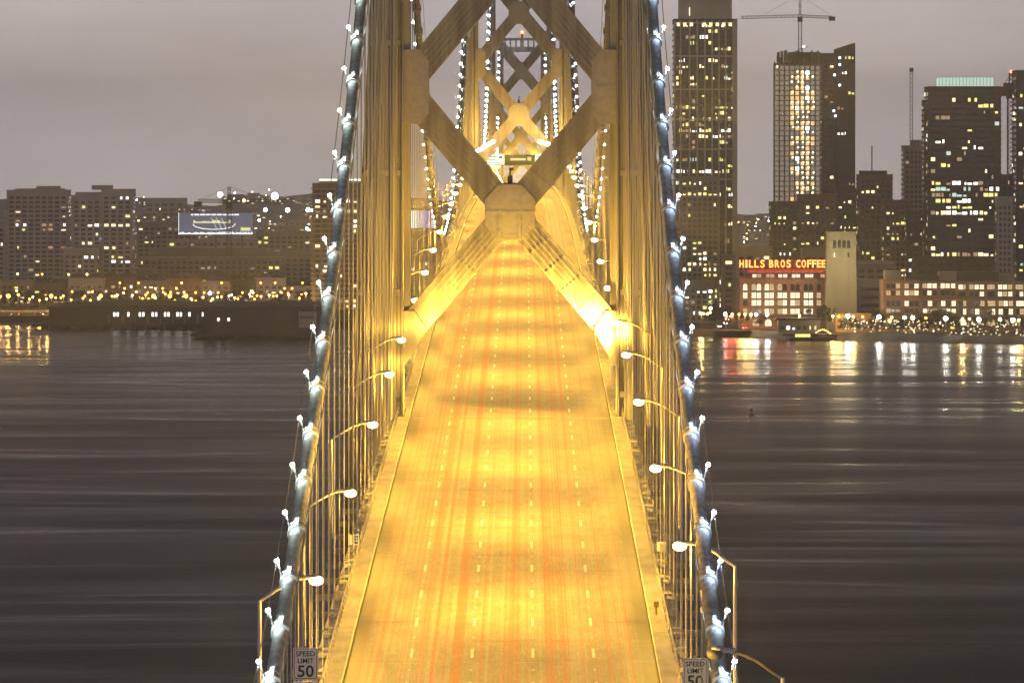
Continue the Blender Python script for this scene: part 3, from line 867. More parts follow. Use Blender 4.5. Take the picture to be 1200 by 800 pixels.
# mid-distance blocks behind the billboard (unique by their looks)
mids=[('long dark office block under the billboard',160,330,303,3850,26,'grey',.10,4.2,3.6),
('pale terrace of workshops with a bright stair hall, beside the stepped apartment block',156,180,316,3800,20,'tan',.75,3.6,3.2),
('brown loft building with a pale attic row below the billboard',176,302,322,3760,20,'brown',.22,4.2,3.4),
('long low roof block with a row of lamps below the billboard',174,312,292,3950,26,'conc',.06,5,3.4),
('plain block with few lights between billboard and balcony tower',302,366,296,3900,22,'grey',.15,4.4,3.2),
('far office slab under the stadium lights',300,372,272,4400,26,'grey',.12,4.6,3.6),
('wide far block left of the crane mast',160,232,262,4300,26,'grey',.18,4.6,3.4),
('low far block behind the billboard, dim and hazy',196,300,282,4150,26,'violet',.10,5,3.4)]
for lab,a,b,c,dd,dep,w,lit,bw,fh in mids: bld('office_block',lab,a,b,c,dd,dep,w,lit=lit,bw=bw,fh=fh)
r_,xc=bld('hill_building','wide pale institution on the hill, faint in the haze',170,216,233,6900,60,'pale',lit=.03,bw=9,fh=6)
# waterfront row of townhouse blocks
rg=random.Random(3)
x=-6; i=0
TOWN=[(0,38,330,'tan'),(38,78,333,'brown'),(80,122,327,'violet'),(120,160,326,'brown'),(158,196,330,'violet'),(196,236,328,'brown'),(236,270,331,'grey'),(270,300,329,'brown'),(300,334,327,'violet'),(336,372,337,'pale'),(372,430,340,'tan')]
TL=['with a bright glazed ground floor','with dark brick and a low parapet','below the broad apartment block','with a low tiled roof','with one lit bay','with small shop windows','grey and almost unlit','with three lit flats','with two stacked rows of lit windows','pale, with a long blank wall','tan, behind the cable lamps']
for (a,b,c,w),tl in zip(TOWN,TL):
    dd=3620+rg.uniform(-25,25)
    r_,xc=bld('waterfront_block','low waterfront block '+tl,a,b,c,dd,16,w,'apartment block','low blocks along the waterfront',lit=.42 if w!='grey' else .15,bw=3.6,fh=3.2)
    x0,x1=PX(a,dd)-xc,PX(b,dd)-xc; zt=PZ(c,dd)-GZ
    if w in('brown','violet'):
        mb=MB(); xm=(x0+x1)/2
        for q0,q1 in ((x0+.5,xm-.5),(xm+.5,x1-.5)):
            m_=(q0+q1)/2
            mb.prism([(q0,zt+.9),(q1,zt+.9),(m_+2,zt+4),(m_-2,zt+4)],-.2,15)
        mb.build('hipped_roof',BM['dark'],r_)
# far hillside houses: indistinct in the haze
hm={}
for w in ('grey','tan','pale','violet'):
    mb=MB(); mb.box(-1,1,-1,1,0,1,0); mb.box(-.7,.3,-.6,.6,1,1.25,0)
    rr=random.Random(hash(w)%100)
    hm[w]=[]
    for v in range(3):
        q=MB(); q.v=list(mb.v); q.f=list(mb.f); q.m=list(mb.m)
        for zz in (.2,.45,.7):
            for k in range(7):
                u=-.88+k*.27; mi=rr.choices([1,2,3,5,0],[.12,.08,.10,.2,1])[0]
                q.add([(u,-1.01,zz),(u+.13,-1.01,zz),(u+.13,-1.01,zz+.12),(u,-1.01,zz+.12)],[(0,1,2,3)],mi+1)
        hm[w].append(q.mesh('hillside_building',[BM[w]]+WMATS))
for i in range(150):
    dd=rg.uniform(4250,7600); px=rg.uniform(-10,545) if i<120 else rg.uniform(800,1010)
    X=PX(px,dd); g=hill_h(X,dd) if dd>4700 else GZ
    w=rg.choice(['grey','tan','violet','pale'])
    o=put('hillside_building',rg.choice(hm[w]),None,(X,dd,g-2),'hazy low building among the lights on the far hillside','building','hazy buildings on the far hillside')
    o.scale=(rg.uniform(9,26),rg.uniform(8,14),rg.uniform(6,12)); 
# floodlights / far street lights on the hills
M['farwhite']=emit('far_white_light',(.9,.93,1.0),60); M['farwarm']=emit('far_warm_light',(1,.55,.2),16)
spec=[(322,230,3.2,1),(258,228,2.4,1),(311,246,1.7,1),(337,246,2.0,1),(361,246,1.9,1),(366,246,1.6,1),(360,268,1.2,1),(304,258,1.2,1),(286,235,1.6,0),(245,360-20,1,0)]
def flood(px,py,r,white,lab,group=None,dd=5200):
    X=PX(px,dd); z=PZ(py,dd); g=hill_h(X,dd)
    r_=thing('light_mast',lab,'light mast',(X,dd,g),group)
    mb=MB(); mb.box(-.2,.2,-.2,.2,-1,z-g); mb.build('mast',M['steel_dark'],r_)
    mb=MB(); mb.ball((0,-.4,z-g),r,10,6); mb.build('lamp',M['farwhite'] if white else M['farwarm'],r_)
names=['largest white stadium light','second large white stadium light, near the crane mast','white stadium light under the largest one','white light right of the largest, same level','white light beside the balcony tower','white light touching the balcony tower','small white light low beside the balcony tower','small white light at the end of the billboard','orange light above the crane jib']
for s_,nm in zip(spec[:9],names): flood(*s_,lab=nm+' on the far hillside')
for i in range(90):
    dd=rg.uniform(4300,7400); px=rg.uniform(0,372) if i<72 else rg.uniform(862,905)
    X=PX(px,dd); g=hill_h(X,dd) if dd>4700 else GZ
    r_=thing('distant_street_light','tiny street light among the hazy hillside buildings','street light',(X,dd,g),'tiny lights on the far hillside')
    h=rg.uniform(9,18)
    mb=MB(); mb.box(-.15,.15,-.15,.15,-1,h); mb.build('mast',M['steel_dark'],r_); mb=MB(); mb.ball((0,0,h),rg.uniform(.5,1.0),6,4); mb.build('lamp',M['farwhite'] if rg.random()<.45 else M['farwarm'],r_)

# billboard
d=3980; X0,X1=PX(209,d),PX(297,d); Z0,Z1=PZ(275,d),PZ(249,d); xc=(X0+X1)/2
M['led']=emit('led_navy',(.10,.11,.17),1.2); M['ledw']=emit('led_white',(.9,.95,1),2.2); M['ledy']=emit('led_yellow',(.85,.85,.35),1.3); M['ledg']=emit('led_grey',(.35,.4,.5),1.3)
r_=thing('billboard','wide lit electronic billboard on posts behind the crane mast','billboard',(xc,d,GZ))
w=(X1-X0)/2; h0=Z0-GZ; h1=Z1-GZ; H=h1-h0
mb=MB(); mb.box(-w,w,0,1.2,h0,h1); mb.build('screen_case',M['steel_dark'],r_)
mb=MB(); mb.box(-w+.3,w-.3,-.1,-.01,h0+.3,h1-.3); mb.build('screen',M['led'],r_)
mb=MB()
for k in range(60):
    x=-w*.66+k*w*1.3/60; 
    if k%7 in(3,): continue
    mb.box(x,x+w*.016,-.2,-.12,h1-H*.13,h1-H*.07)
for k in range(80):
    x=-w+.4+k*(2*w-.8)/80; hh=H*rg.uniform(.03,.11); mb.box(x,x+(2*w-.8)/82,-.2,-.12,h0+.35,h0+.35+hh)
mb.box(-w+.1,-w+.4,-.2,-.12,h0,h1)
for k in (0,1,2): mb.beam((-w*.12+k*w*.13,-.16,h1-H*.24),(w*.02+k*w*.13,-.16,h0+H*.27),.5,.15)
for k in range(24):
    a=math.pi*(k/23)
    mb.beam((-w*.05-w*.56*math.cos(a),-.16,h0+H*.48-H*.24*math.sin(a)),(-w*.05-w*.56*math.cos(a+.12),-.16,h0+H*.48-H*.24*math.sin(a+.12)),.15,.45)
mb.build('screen_picture',M['ledw'],r_,kind='stuff')
mb=MB()
for k in range(18):
    x=-w*.6+k*w*1.0/18; mb.box(x,x+w*.05,-.2,-.12,h0+H*.52,h0+H*(.56+.1*rg.random()))
mb.box(w*.66,w*.92,-.2,-.12,h0+H*.18,h0+H*.32); mb.build('screen_picture',M['ledy'],r_,kind='stuff')
for x in (-w*.7,0,w*.7):
    mb=MB(); mb.box(x-.6,x+.6,.3,1.5,0,h0); mb.build('post',M['steel_dark'],r_)

# cranes
def crane(px,ybase,ytop,pl,pr,yj,d,lab,tilt=0,k=1.0,zb=None,mini=1.0):
    X=PX(px,d); zb=GZ if zb is None else zb
    r_=thing('tower_crane',lab,'tower crane',(X,d,zb)); zt=PZ(ytop,d)-zb; zj=PZ(yj,d)-zb if yj else zt
    w=1.1*k
    def lattice(p,q,w,n,nm):
        mb=MB(); p=Vector(p); q=Vector(q); a=(q-p).normalized(); u=Vector((0,1,0)); b=a.cross(u).normalized()
        c=[b*w+u*w,b*w-u*w,-b*w-u*w,-b*w+u*w]
        for o in c: mb.beam(p+o,q+o,.32*k,.32*k)
        for i in range(n):
            s0=p+(q-p)*(i/n); s1=p+(q-p)*((i+1)/n)
            for j in range(4):
                A,B=c[j],c[(j+1)%4]
                if i%2: A,B=B,A
                mb.beam(s0+A,s1+B,.2*k,.2*k)
        return mb.build(nm,M['crane'],r_)
    lattice((0,0,0),(0,0,zt if not pl else zj),w,max(6,int(zt/3)),'mast')
    if pl is not None:
        XL,XR=PX(pl,d)-X,PX(pr,d)-X
        lattice((0,0,zj),(XL,0,zj+tilt*(XL/abs(XL))*-1),.8*k,14,'jib'); lattice((0,0,zj),(XR,0,zj+tilt),.8*k,14,'counter_jib')
        lattice((0,0,zj),(0,0,zt),.6*k,3,'apex')
        mb=MB(); far=XL if abs(XL)>abs(XR) else XR; near=XR if far==XL else XL
        mb.beam((0,0,zt),(far*.6,0,zj+1),.15*k,.15*k); mb.beam((0,0,zt),(near*.9,0,zj+1),.15*k,.15*k); mb.build('tie_bar',M['crane'],r_)
        mb=MB(); mb.box(near-2*k,near+2*k,-1.5,1.5,zj-3.2*k,zj-.4); mb.build('counterweight',M['crane'],r_)
    mb=MB(); mb.box(-1.6*k,1.6*k,-1.8,1.2,(zj if pl is not None else zt)-4*k,(zj if pl is not None else zt)-.8*k); mb.build('cab',M['crane'],r_)
    return r_
M['crane']=mat('crane_steel',(.05,.045,.04),.6)
crane(268.5,300,219,232,345,235.5,3900,'dark tower crane standing in front of the billboard',k=1.4)
crane(937.5,60,-6,868,975,19,3560,'faint tower crane on top of the unfinished tower',tilt=-1,zb=PZ(66,3560))
crane(1068,170,79,None,None,None,3650,'thin mast of a luffing crane above the pale stepped tower',zb=PZ(170,3650),k=.8)
rc=crane(1185,300,86,1176,1196,101,3420,'tower crane with a red light beside the glass crowned tower',k=2.0)
mb=MB(); mb.ball((0,0,PZ(84,3420)-GZ),.9); mb.build('warning_light',M['red_l'],rc)

# -- right bank
# tall office tower fading into fog
d=3500
M['mull']=wall_mat('pale_mullion',(.62,.57,.47))
r_,xc=bld('skyscraper','tallest skyscraper with pale vertical mullions fading into the fog',790,862,24,d,34,'glass','skyscraper',fh=3.75,bw=2.0,lit=.30,ww=.8,wh=.6,bandm=BM['dark'])
ztop=PZ(24,d)-GZ; mb=MB()
for px in (790.5,797.5,808,817,826,834.5,842.5,850.5,859): mb.box(PX(px,d)-xc-.5,PX(px,d)-xc+.5,-1.3,-.36,0,ztop)
for py in (27,66,105,140,175,210): mb.box(PX(790,d)-xc,PX(862,d)-xc,-1.15,-.36,PZ(py,d)-GZ-.5,PZ(py,d)-GZ+.5)
mb.box(PX(859,d)-xc+.5,PX(864,d)-xc,-1.2,30,0,ztop+1); mb.build('mullions',M['mull'],r_,kind='stuff')
mb=MB()
for k in range(9):
    if k in(3,): continue
    x=PX(793+k*7.6,d)-xc; mb.box(x,x+2.0,-1.5,-1.4,PZ(31,d)-GZ,PZ(27,d)-GZ)
mb.build('top_floor_lights',WARM[0],r_,kind='stuff')
mb=MB(); mb.box(PX(796,d)-xc,PX(858,d)-xc,4,26,ztop+.9,PZ(-4,d)-GZ); mb.build('roof_crown',M['mull'],r_)
mb=MB(); mb.beam((PX(808,d)-xc,-1,PZ(19,d)-GZ),(PX(808,d)-xc,-1,PZ(9,d)-GZ),.5,.5); mb.build('roof_light',emit('roof_warm',(1,.75,.55),3),r_)
bld('apartment_tower','mid-rise with many white lit windows in front of the mullioned skyscraper',797,843,208,3330,22,'conc','apartment tower',lit=.33,bw=3.0,fh=3.3)
bld('office_tower','dark striped tower seen between the ropes just inside the bridge leg',706,762,153,3480,28,'grey','office tower',lit=.06,bw=3.0,fh=3.6,fins=2)
bld('apartment_block','lower lit block beside the foot of the mullioned skyscraper',800,838,330,3200,16,'tan',lit=.4,bw=3,fh=3.2)
bld('apartment_block','plain block half hidden behind the dark cable section',781,800,262,3300,18,'conc',lit=.25,bw=3,fh=3.2)
# unfinished tower
d=3560; x0,x1=PX(907,d),PX(1002,d); xc=(x0+x1)/2
r_=thing('unfinished_tower','unfinished high-rise, open floors glowing with construction lights','skyscraper',(xc,d,GZ))
def ux(px): return PX(px,d)-xc
def uz(py): return PZ(py,d)-GZ
mb=MB(); mb.box(ux(909),ux(960),6,34,0,uz(74)); mb.box(ux(925),ux(962),8,30,uz(74),uz(61)); mb.build('core',BM['dark'],r_)
mb=MB(); fh=3.3; nf=int(uz(72)/fh)
for f in range(nf+1):
    z=f*fh; k=(f/nf)
    mb.box(ux(905.5+2*k),ux(963),0,6,z-.3,z+.3)
mb.build('floor_slabs',BM['conc'],r_,kind='stuff')
mb=MB()
for px in (907.5,913,919,925,931,937,943,949,955,961): mb.box(ux(px)-.35,ux(px)+.35,-.2,.5,0,uz(72))
mb.build('columns',BM['conc'],r_,kind='stuff')
C1=emit('work_light',(1,.80,.42),6); C2=emit('bay_wall_glow',(1,.66,.28),1.3); C3=emit('work_cool',(.8,.93,1),4); C4=emit('bay_wall_dim',(.8,.65,.5),.35)
mb=MB(); rg2=random.Random(11)
for f in range(nf):
    py=200-(f*fh+GZ-CZ)*F/d
    for b in range(9):
        px=908+b*6; t=abs(px-938)/14; p=max(.0,1.15-t*t*.8) if py>84 else .15
        if py>228 : p*=.6
        m=1 if rg2.random()<p*.5 else 3
        if rg2.random()<p*.04: m=2
        z=f*fh+.35
        mb.add([(ux(px)+.4,5.9,z),(ux(px+6)-.4,5.9,z),(ux(px+6)-.4,5.9,z+2.6),(ux(px)+.4,5.9,z+2.6)],[(0,1,2,3)],m)  # emissive panel stands in for the lit back wall of the bay
        if rg2.random()<p*.85:
            x=ux(px+3+rg2.uniform(-1,1)); mb.ball((x,2.5,z+2.1),.62,6,4,0 if m!=2 else 2)
mb.build('work_lights_lit_bays',[C1,C2,C3,C4],r_,kind='stuff')
block(r_,'glass_wing',ux(963.5),ux(980),3,30,0,uz(64),'dark',fh=3.3,bw=2.6,lit=.12,seed=4)
mb=MB(); mb.prism([(ux(980.3),0),(ux(1002.5),0),(ux(1002.5),uz(50)),(ux(980.3),uz(57))],2,32); mb.build('wall',BM['glass'],r_)
wb=MB(); windows(random.Random(9),wb,0,1.9,ux(981),ux(1002),0,uz(62),3.3,2.3,.10,'y'); wb.build('windows',WMATS,r_,kind='stuff')
mb=MB()
for k in range(26): 
    x=ux(rg2.uniform(908,978)); mb.box(x,x+rg2.uniform(.3,2.4),rg2.uniform(2,20),rg2.uniform(21,24),uz(74),uz(rg2.uniform(58,70)))
mb.beam((ux(925),3,uz(63)),(ux(947),3,uz(55)),.5,.5); mb.build('formwork',BM['conc'],r_,kind='stuff')
mb=MB()
for px,py in ((984,68),(984,76),(978,88),(942,55),(984,100),(977,130),(979,136)): mb.ball((ux(px),-.6,uz(py)),.9,6,4)
mb.build('site_lamps',C3,r_,kind='stuff')
# cluster of mid blocks
bld('apartment_tower','dark apartment block with scattered yellow windows below the unfinished tower',903,936,238,3380,22,'dark','apartment tower',lit=.28,bw=3.0,fh=3.2)
bld('apartment_tower','brown apartment block with lit upper corner beside the coffee building tower',936,980,229,3400,22,'brown','apartment tower',lit=.30,bw=3.0,fh=3.2)
bld('apartment_tower','narrow block of stacked lit flats behind the stone tower',980,1006,222,3440,22,'dark','apartment tower',lit=.45,bw=2.6,fh=3.2)
r_,xc=bld('apartment_tower','stepped dark block carrying a tall roof antenna',1006,1046,206,3420,22,'brown','apartment tower',lit=.30,bw=2.8,fh=3.2)
roofbox(r_,xc,1008,1040,200,206,3420,'dark'); mb=MB(); mb.beam((PX(1022.5,3420)-xc,6,PZ(200,3420)-GZ),(PX(1022.5,3420)-xc,6,PZ(171,3420)-GZ),.7,.7); mb.build('antenna',M['steel_dark'],r_)
bld('apartment_tower','brown block with warm lamps on its roof terrace, in front of the pale stepped tower',1036,1068,236,3370,20,'brown','apartment tower',lit=.32,bw=2.8,fh=3.2)
r_,xc=bld('apartment_tower','pale stepped tower under the thin crane mast',1059,1088,172,3650,22,'grey','apartment tower',lit=.18,bw=2.8,fh=3.3); roofbox(r_,xc,1068,1088,164,172,3650,'grey')
bld('apartment_tower','dark block of lit floors filling the gap beside the glass crowned tower',1062,1092,250,3350,20,'dark','apartment tower',lit=.35,bw=2.8,fh=3.2)
d=3300
r_,xc=bld('office_tower','dark glass tower with a lit translucent crown on its roof',1088,1173,103,d,34,'glass','office tower',fh=3.6,bw=3.2,lit=.42,ww=.9,wh=.62,bandm=BM['dark'],fins=4)
M['crown']=emit('lit_crown',(.70,.95,.80),.9)
mb=MB(); mb.box(PX(1101,d)-xc,PX(1165,d)-xc,3,24,PZ(101.5,d)-GZ,PZ(91,d)-GZ); cr_=mb.build('glass_crown',M['crown'],r_)
mb=MB()
for k in range(17):
    x=PX(1101+k*4,d)-xc; mb.box(x-.12,x+.12,2.7,2.98,PZ(101.5,d)-GZ,PZ(90,d)-GZ)
mb.build('crown_ribs',M['steel'],r_,kind='stuff')
bld('apartment_tower','thin slab stuck to the flank of the glass crowned tower',1083,1088,119,3315,20,'dark','apartment tower',lit=.2,bw=2,fh=3.3)
bld('office_tower','dark tower cut by the picture edge behind the crane with a red light',1191,1250,84,3380,30,'glass','office tower',fh=3.6,bw=3.2,lit=.25,ww=.86,fins=3)
bld('office_tower','narrow block of lit floors between the glass crowned tower and the crane',1172,1192,206,3450,20,'dark','office tower',fh=3.6,bw=2.8,lit=.35)
mb=MB()
# small buildings along the street behind the coffee building
for lab,a,b,c,dd,w in (('low white warehouse at the far end of the lit street',862,880,287,3500,'pale'),('low garage behind the red coffee sign',872,905,291,3300,'conc'),('flat roofed shed between coffee sign and stone tower',940,968,292,3250,'tan'),('low blocks lining the street beside the cable',846,862,300,3330,'conc')):
    bld('low_building',lab,a,b,c,dd,14,w,lit=.2)
# lit column far right (pale concrete stair tower)
bld('stair_tower','pale ribbed concrete shaft in front of the crane mast',1168,1187,232,3250,12,'pale','tower',lit=.05,bw=2,fins=1)

# -- coffee roastery, windows one by one
d=3080.0
def cx(zx): return 840+zx/5.717
def cy(zy): return 280+zy/5.717
x0,x1=PX(cx(152),d),PX(cx(735),d); xc=(x0+x1)/2
r_=thing('brick_warehouse','brick coffee warehouse with rows of bright windows and a red neon roof sign','warehouse',(xc,d,GZ))
def hx_(zx): return PX(cx(zx),d)-xc
def hz(zy): return PZ(cy(zy),d)-GZ
mb=MB(); mb.box(hx_(152),hx_(735),0,40,0,hz(268)); mb.build('wall',BM['brick'],r_)
mb=MB(); mb.box(hx_(150),hx_(738),-.6,.3,hz(268),hz(258)); mb.box(hx_(152),hx_(737),-.25,0,hz(522),hz(514)); mb.build('cornice',BM['brown'],r_)
mb=MB(); mb.box(hx_(205),hx_(722),6,36,hz(268),hz(212)); mb.build('attic',BM['brown'],r_)
def winmesh(w,h,arch,m):
    mb=MB(); 
    poly=[(-w/2,-h/2),(w/2,-h/2),(w/2,h/2-(w/2 if arch else 0))]
    if arch: poly+= [(w/2*math.cos(a),h/2-w/2+w/2*math.sin(a)) for a in (math.pi/4,math.pi/2,3*math.pi/4)]
    poly+=[(-w/2,h/2-(w/2 if arch else 0))]
    mb.prism(poly,-.08,.0,0)
    mb.box(-w/2-.12,w/2+.12,-.2,-.0,-h/2-.2,-h/2,1)
    mb.box(-.06,.06,-.14,-.08,-h/2,h/2-.1,1); mb.box(-w/2,w/2,-.14,-.08,-.05,.07,1)
    return mb.mesh('window',[m,BM['dark']])
BW=emit('roastery_window',(1,.88,.62),1.7); BW2=emit('roastery_window_soft',(1,.72,.38),.8)
cols=[190,248,282,335,368,422,455,508,541,597,630,683]
for row,(zy,hh,arch) in enumerate(((322,44,True),(378,36,False),(428,36,False),(485,34,False))):
    for ci,zx in enumerate(cols):
        litp={0:ci<6,1:True,2:True,3:ci not in (1,2)}[row]
        m=(BW if R.random()<.75 else BW2) if litp and R.random()<.93 else M['winglass']
        put('window',winmesh(28/5.717*d/F,hh/5.717*d/F,arch,m),r_,(hx_(zx),0,hz(zy)))
for zx in (255,287,343,375,428,462,518,549,607,637,712):
    put('window',winmesh(26/5.717*d/F,28/5.717*d/F,False,BW if R.random()<.8 else BW2),r_,(hx_(zx),6,hz(252)))
for zx in (262,345,432,520):
    put('doorway',winmesh(44/5.717*d/F,46/5.717*d/F,True,BW2 if zx!=345 else BW),r_,(hx_(zx),0,hz(560)))
# roof sign
M['neon']=emit('neon_orange',(1,.36,.06),5.0); M['red_halo']=emit('red_letter_halo',(1,.045,.02),1.7,True); 
sg=None
mb=MB(); y_=4
for zx in range(215,740,58): mb.box(hx_(zx)-.12,hx_(zx)+.12,5.2,5.6,hz(258),hz(150))
for zz in (150,196,214): mb.box(hx_(160),hx_(742),5.2,5.5,hz(zz)-.15,hz(zz)+.15)
sgf=mb.build('sign_frame',M['steel_dark'],r_)
mb=MB(); mb.box(hx_(160),hx_(742),5.9,6.1,hz(204),hz(140)); mb.build('sign_board',mat('dark_red_board',(.22,.03,.02),.7),sgf)
for word,zs in (('HILLS',(172,204,234,270,312)),('BROS',(370,408,448,488)),('COFFEE',(552,589,625,658,691,723))):
    for ch,zx in zip(word,zs):
        wd=(1.0 if ch=='I' else 2.35)
        me=text_mesh(ch,6.2,.12,.16,wd+.55); me.materials.append(M['red_halo']); lc=put('letter_glow',me,sgf,(hx_(zx)-.3,5.05,hz(170)))  # larger emissive copy behind each letter forms its red glow
        me=text_mesh(ch,5.8,.10,.05,wd-.05); me.materials.append(M['neon']); me.name='neon_letter'; put('neon_letter',me,sgf,(hx_(zx)-.3,4.7,hz(170)))
mb=MB(); mb.box(hx_(205),hx_(722),5.45,5.75,hz(226),hz(206)); mb.build('red_glow_bar',emit('red_sign_glow',(1,.06,.02),.9,True),sgf)  # red glow under the letters built as an emissive bar
rl=lampdata('neon_wash',(1,.08,.03),2600,6)
put('neon_glow',rl,sgf,(0,-6,hz(150)))
# stone tower with four arches
tx0,tx1=PX(968.7,3060),PX(1003.6,3060); txc=(tx0+tx1)/2; w=(tx1-tx0)/2; ht=PZ(273,3060)-GZ
M['stucco']=mat('pale_stucco',(.46,.41,.27),.8,0,.2,.2,(1,1,.1),.3)
r_=thing('stone_tower','pale square tower with four arched openings beside the brick warehouse','tower',(txc,3060,GZ))
mb=MB()
vs=[(-w-.3,0,0),(w+.3,0,0),(w+.3,16,0),(-w-.3,16,0),(-w+.2,.2,ht),(w-.2,.2,ht),(w-.2,15.8,ht),(-w+.2,15.8,ht)]
mb.add(vs,[(0,3,2,1),(4,5,6,7),(0,1,5,4),(1,2,6,5),(2,3,7,6),(3,0,4,7)]); mb.build('shaft',M['stucco'],r_)
mb=MB(); mb.box(-w-.1,w+.1,-.2,16,ht,ht+.7); mb.build('cornice',M['stucco'],r_)
def th(py): return PZ(py,3060)-GZ
for k in range(4):
    x=PX(840+(790+k*31)/5.717,3060)-txc
    mb=MB(); a=.95; z0,z1=th(291),th(281.5)
    mb.prism([(x-a,z0),(x+a,z0),(x+a,z1-a)]+[(x+a*math.cos(t),z1-a+a*math.sin(t)) for t in (.8,1.57,2.34)]+[(x-a,z1-a)],-.05,.3); mb.build('arched_opening',M['winglass'],r_)
for k in (788,882):
    x=PX(840+k/5.717,3060)-txc; mb=MB(); mb.box(x-.45,x+.45,-.05,.3,th(301.5),th(296)); mb.build('slot_window',M['winglass'],r_)
put('tower_floodlight',lampdata('tower_wash',(1,.86,.5),22000,3),r_,(0,-26,th(300)))
# pale office with dark bands
r_,xc=bld('office_building','pale green office block with dark window bands behind the stone tower',1004,1034.6,329,3110,20,'pale','office',lit=0,bw=7,fh=4.6,ww=.8,wh=.42,bands=False)
r_,xc=bld('office_building','grey office behind the pale green one with a white roof line',1002,1050,308,3180,20,'grey','office',lit=.05,bw=5,fh=4,bands=False)
mb=MB(); mb.box(PX(1003,3180)-xc,PX(1047,3180)-xc,-.4,0,PZ(309.5,3180)-GZ,PZ(306.5,3180)-GZ); mb.build('roof_line',BM['pale'],r_)
# long brick building
d=3030.0
def lx(zx): return 1000+zx/5.715
xa,xb=PX(lx(200),d),PX(1245,d); xc=(xa+xb)/2
r_=thing('brick_building','long brick waterfront building with grouped windows and arcades','building',(xc,d,GZ))
def LX(zx): return PX(lx(zx),d)-xc
def LZ(zy): return PZ(280+zy/5.715,d)-GZ
mb=MB(); mb.box(LX(200),LX(440),0,30,0,LZ(280)); mb.box(LX(440),LX(1400),4,30,0,LZ(288)); mb.box(LX(440),LX(1400),0,4,0,LZ(395)); mb.build('wall',BM['brick'],r_)
mb=MB(); mb.box(LX(440),LX(1400),-.4,.3,LZ(398),LZ(390)); mb.box(LX(198),LX(442),-.4,.3,LZ(280),LZ(273)); mb.box(LX(440),LX(1400),3.6,4.3,LZ(288),LZ(281)); mb.build('cornice',BM['brown'],r_)
grp=[235,267,299,357,390,423,480,513,548,602,635,672,722,742,795,830,865,915,936,987,1020,1055,1105,1128,1170,1200,1230]
for zx in grp:
    for zy,y_ in ((315,4),(362,4),(432,0),(487,0)):
        y=0 if zx<440 else y_
        pr={315:.8,362:.25 if 440<zx<960 else .75,432:.7,487:.88}[zy]
        if zx<440 and zy>400: pr=.35
        m=(BW if R.random()<.6 else BW2) if R.random()<pr else M['winglass']
        hh={315:30,362:30,432:34,487:38}[zy]
        put('window',winmesh(27/5.715*d/F,hh/5.715*d/F,False,m),r_,(LX(zx),y,LZ(zy+ (8 if zx>700 and zy<400 else 0))))
for zx in (512,620,728,820,920,1012,1110):
    put('arched_doorway',winmesh(60/5.715*d/F,44/5.715*d/F,True,BW if zx in(728,820) else BW2),r_,(LX(zx),0,LZ(556)))
for a,b,c,w in ((220,330,215,'conc'),(395,585,250,'dark'),(585,700,222,'tan'),(700,985,222,'dark'),(985,1090,228,'conc')):
    mb=MB(); mb.box(LX(a),LX(b)-.05,9,26,LZ(286),LZ(c)); mb.build('roof_house',BM[w],r_)
for a,b,c,w in ((455,960,128,'dark'),):
    pass
bld('office_block','dark unlit block rising behind the long brick building',1072,1166,303,3140,24,'dark',lit=.0,bw=5,fh=4)
# waterfront strip: terrace wall in front of the long building
BM['amber']=wall_mat('amber_stucco',(.42,.26,.10))
bld('terrace','low amber lit terrace building in front of the stone tower and brick building',978,1122,369,3018,10,'amber','building',lit=.35,bw=3.4,fh=3.6,bands=False)

# -- waterfront foreground, right: pavilion on piles
d=3004
r_,xc=bld('pavilion','flat roofed grey pavilion over the water in front of the coffee warehouse',912,961,375,d,14,'tan','pavilion',lit=.12,bw=3.0,fh=3.6,bands=False)
mb=MB(); mb.box(PX(909,d)-xc,PX(963,d)-xc,-1,15,PZ(375,d)-GZ,PZ(373,d)-GZ); mb.build('flat_roof',BM['dark'],r_)
mb=MB(); mb.box(PX(918,d)-xc,PX(980,d)-xc,-16,4,-1.4,-.4)
for k in range(10): x=PX(920+k*6.4,d)-xc; mb.box(x-.25,x+.25,-15.5,-15,-5,-1.4)
mb.build('timber_deck',M['bank'],r_)
r_=thing('small_boat','small moored boat with a bright yellow lit cabin by the pavilion','boat',(PX(942,2975),2975,0))
mb=MB(); hull=[(-8,0,1.6),(-6.5,-2,1.6),(6,-2,1.6),(9,0,2.1),(6,2,1.6),(-6.5,2,1.6),(-7,0,-.4),(-6,-1.2,-.4),(5,-1.2,-.4),(7.4,0,-.3),(5,1.2,-.4),(-6,1.2,-.4)]
mb.add(hull,[(0,1,2,3,4,5),(11,10,9,8,7,6)]+[(i,6+i,6+(i+1)%6,(i+1)%6) for i in range(6)]); mb.build('hull',BM['dark'],r_)
mb=MB(); mb.box(-5,4,-1.5,1.5,1.6,4.2); mb.build('cabin',BM['tan'],r_)
mb=MB(); 
for k in range(6): mb.box(-4.6+k*1.4,-3.7+k*1.4,-1.6,-1.52,2.2,3.7)
mb.build('cabin_windows',emit('boat_yellow',(1,.85,.2),3.2),r_,kind='stuff')
r_=thing('small_boat','smaller moored boat with strings of orange lights, beside the yellow lit boat','boat',(PX(965,2980),2980,0))
mb=MB(); mb.add([(x*.6,y*.8,z) for x,y,z in hull],[(0,1,2,3,4,5),(11,10,9,8,7,6)]+[(i,6+i,6+(i+1)%6,(i+1)%6) for i in range(6)]); mb.build('hull',BM['dark'],r_)
mb=MB(); mb.box(-2.5,2,-1.1,1.1,1.6,3.6); mb.build('cabin',BM['tan'],r_)
mb=MB(); mb.beam((0,0,3.6),(0,0,7.5),.15,.15); mb.build('mast',M['steel_dark'],r_)
mb=MB()
for k in range(8): mb.ball((-4+k*1.1,-1.4,4.5+1.5*math.sin(k*.5)),.32,6,4)
mb.build('string_lights',emit('string_orange',(1,.55,.1),12),r_,kind='stuff')

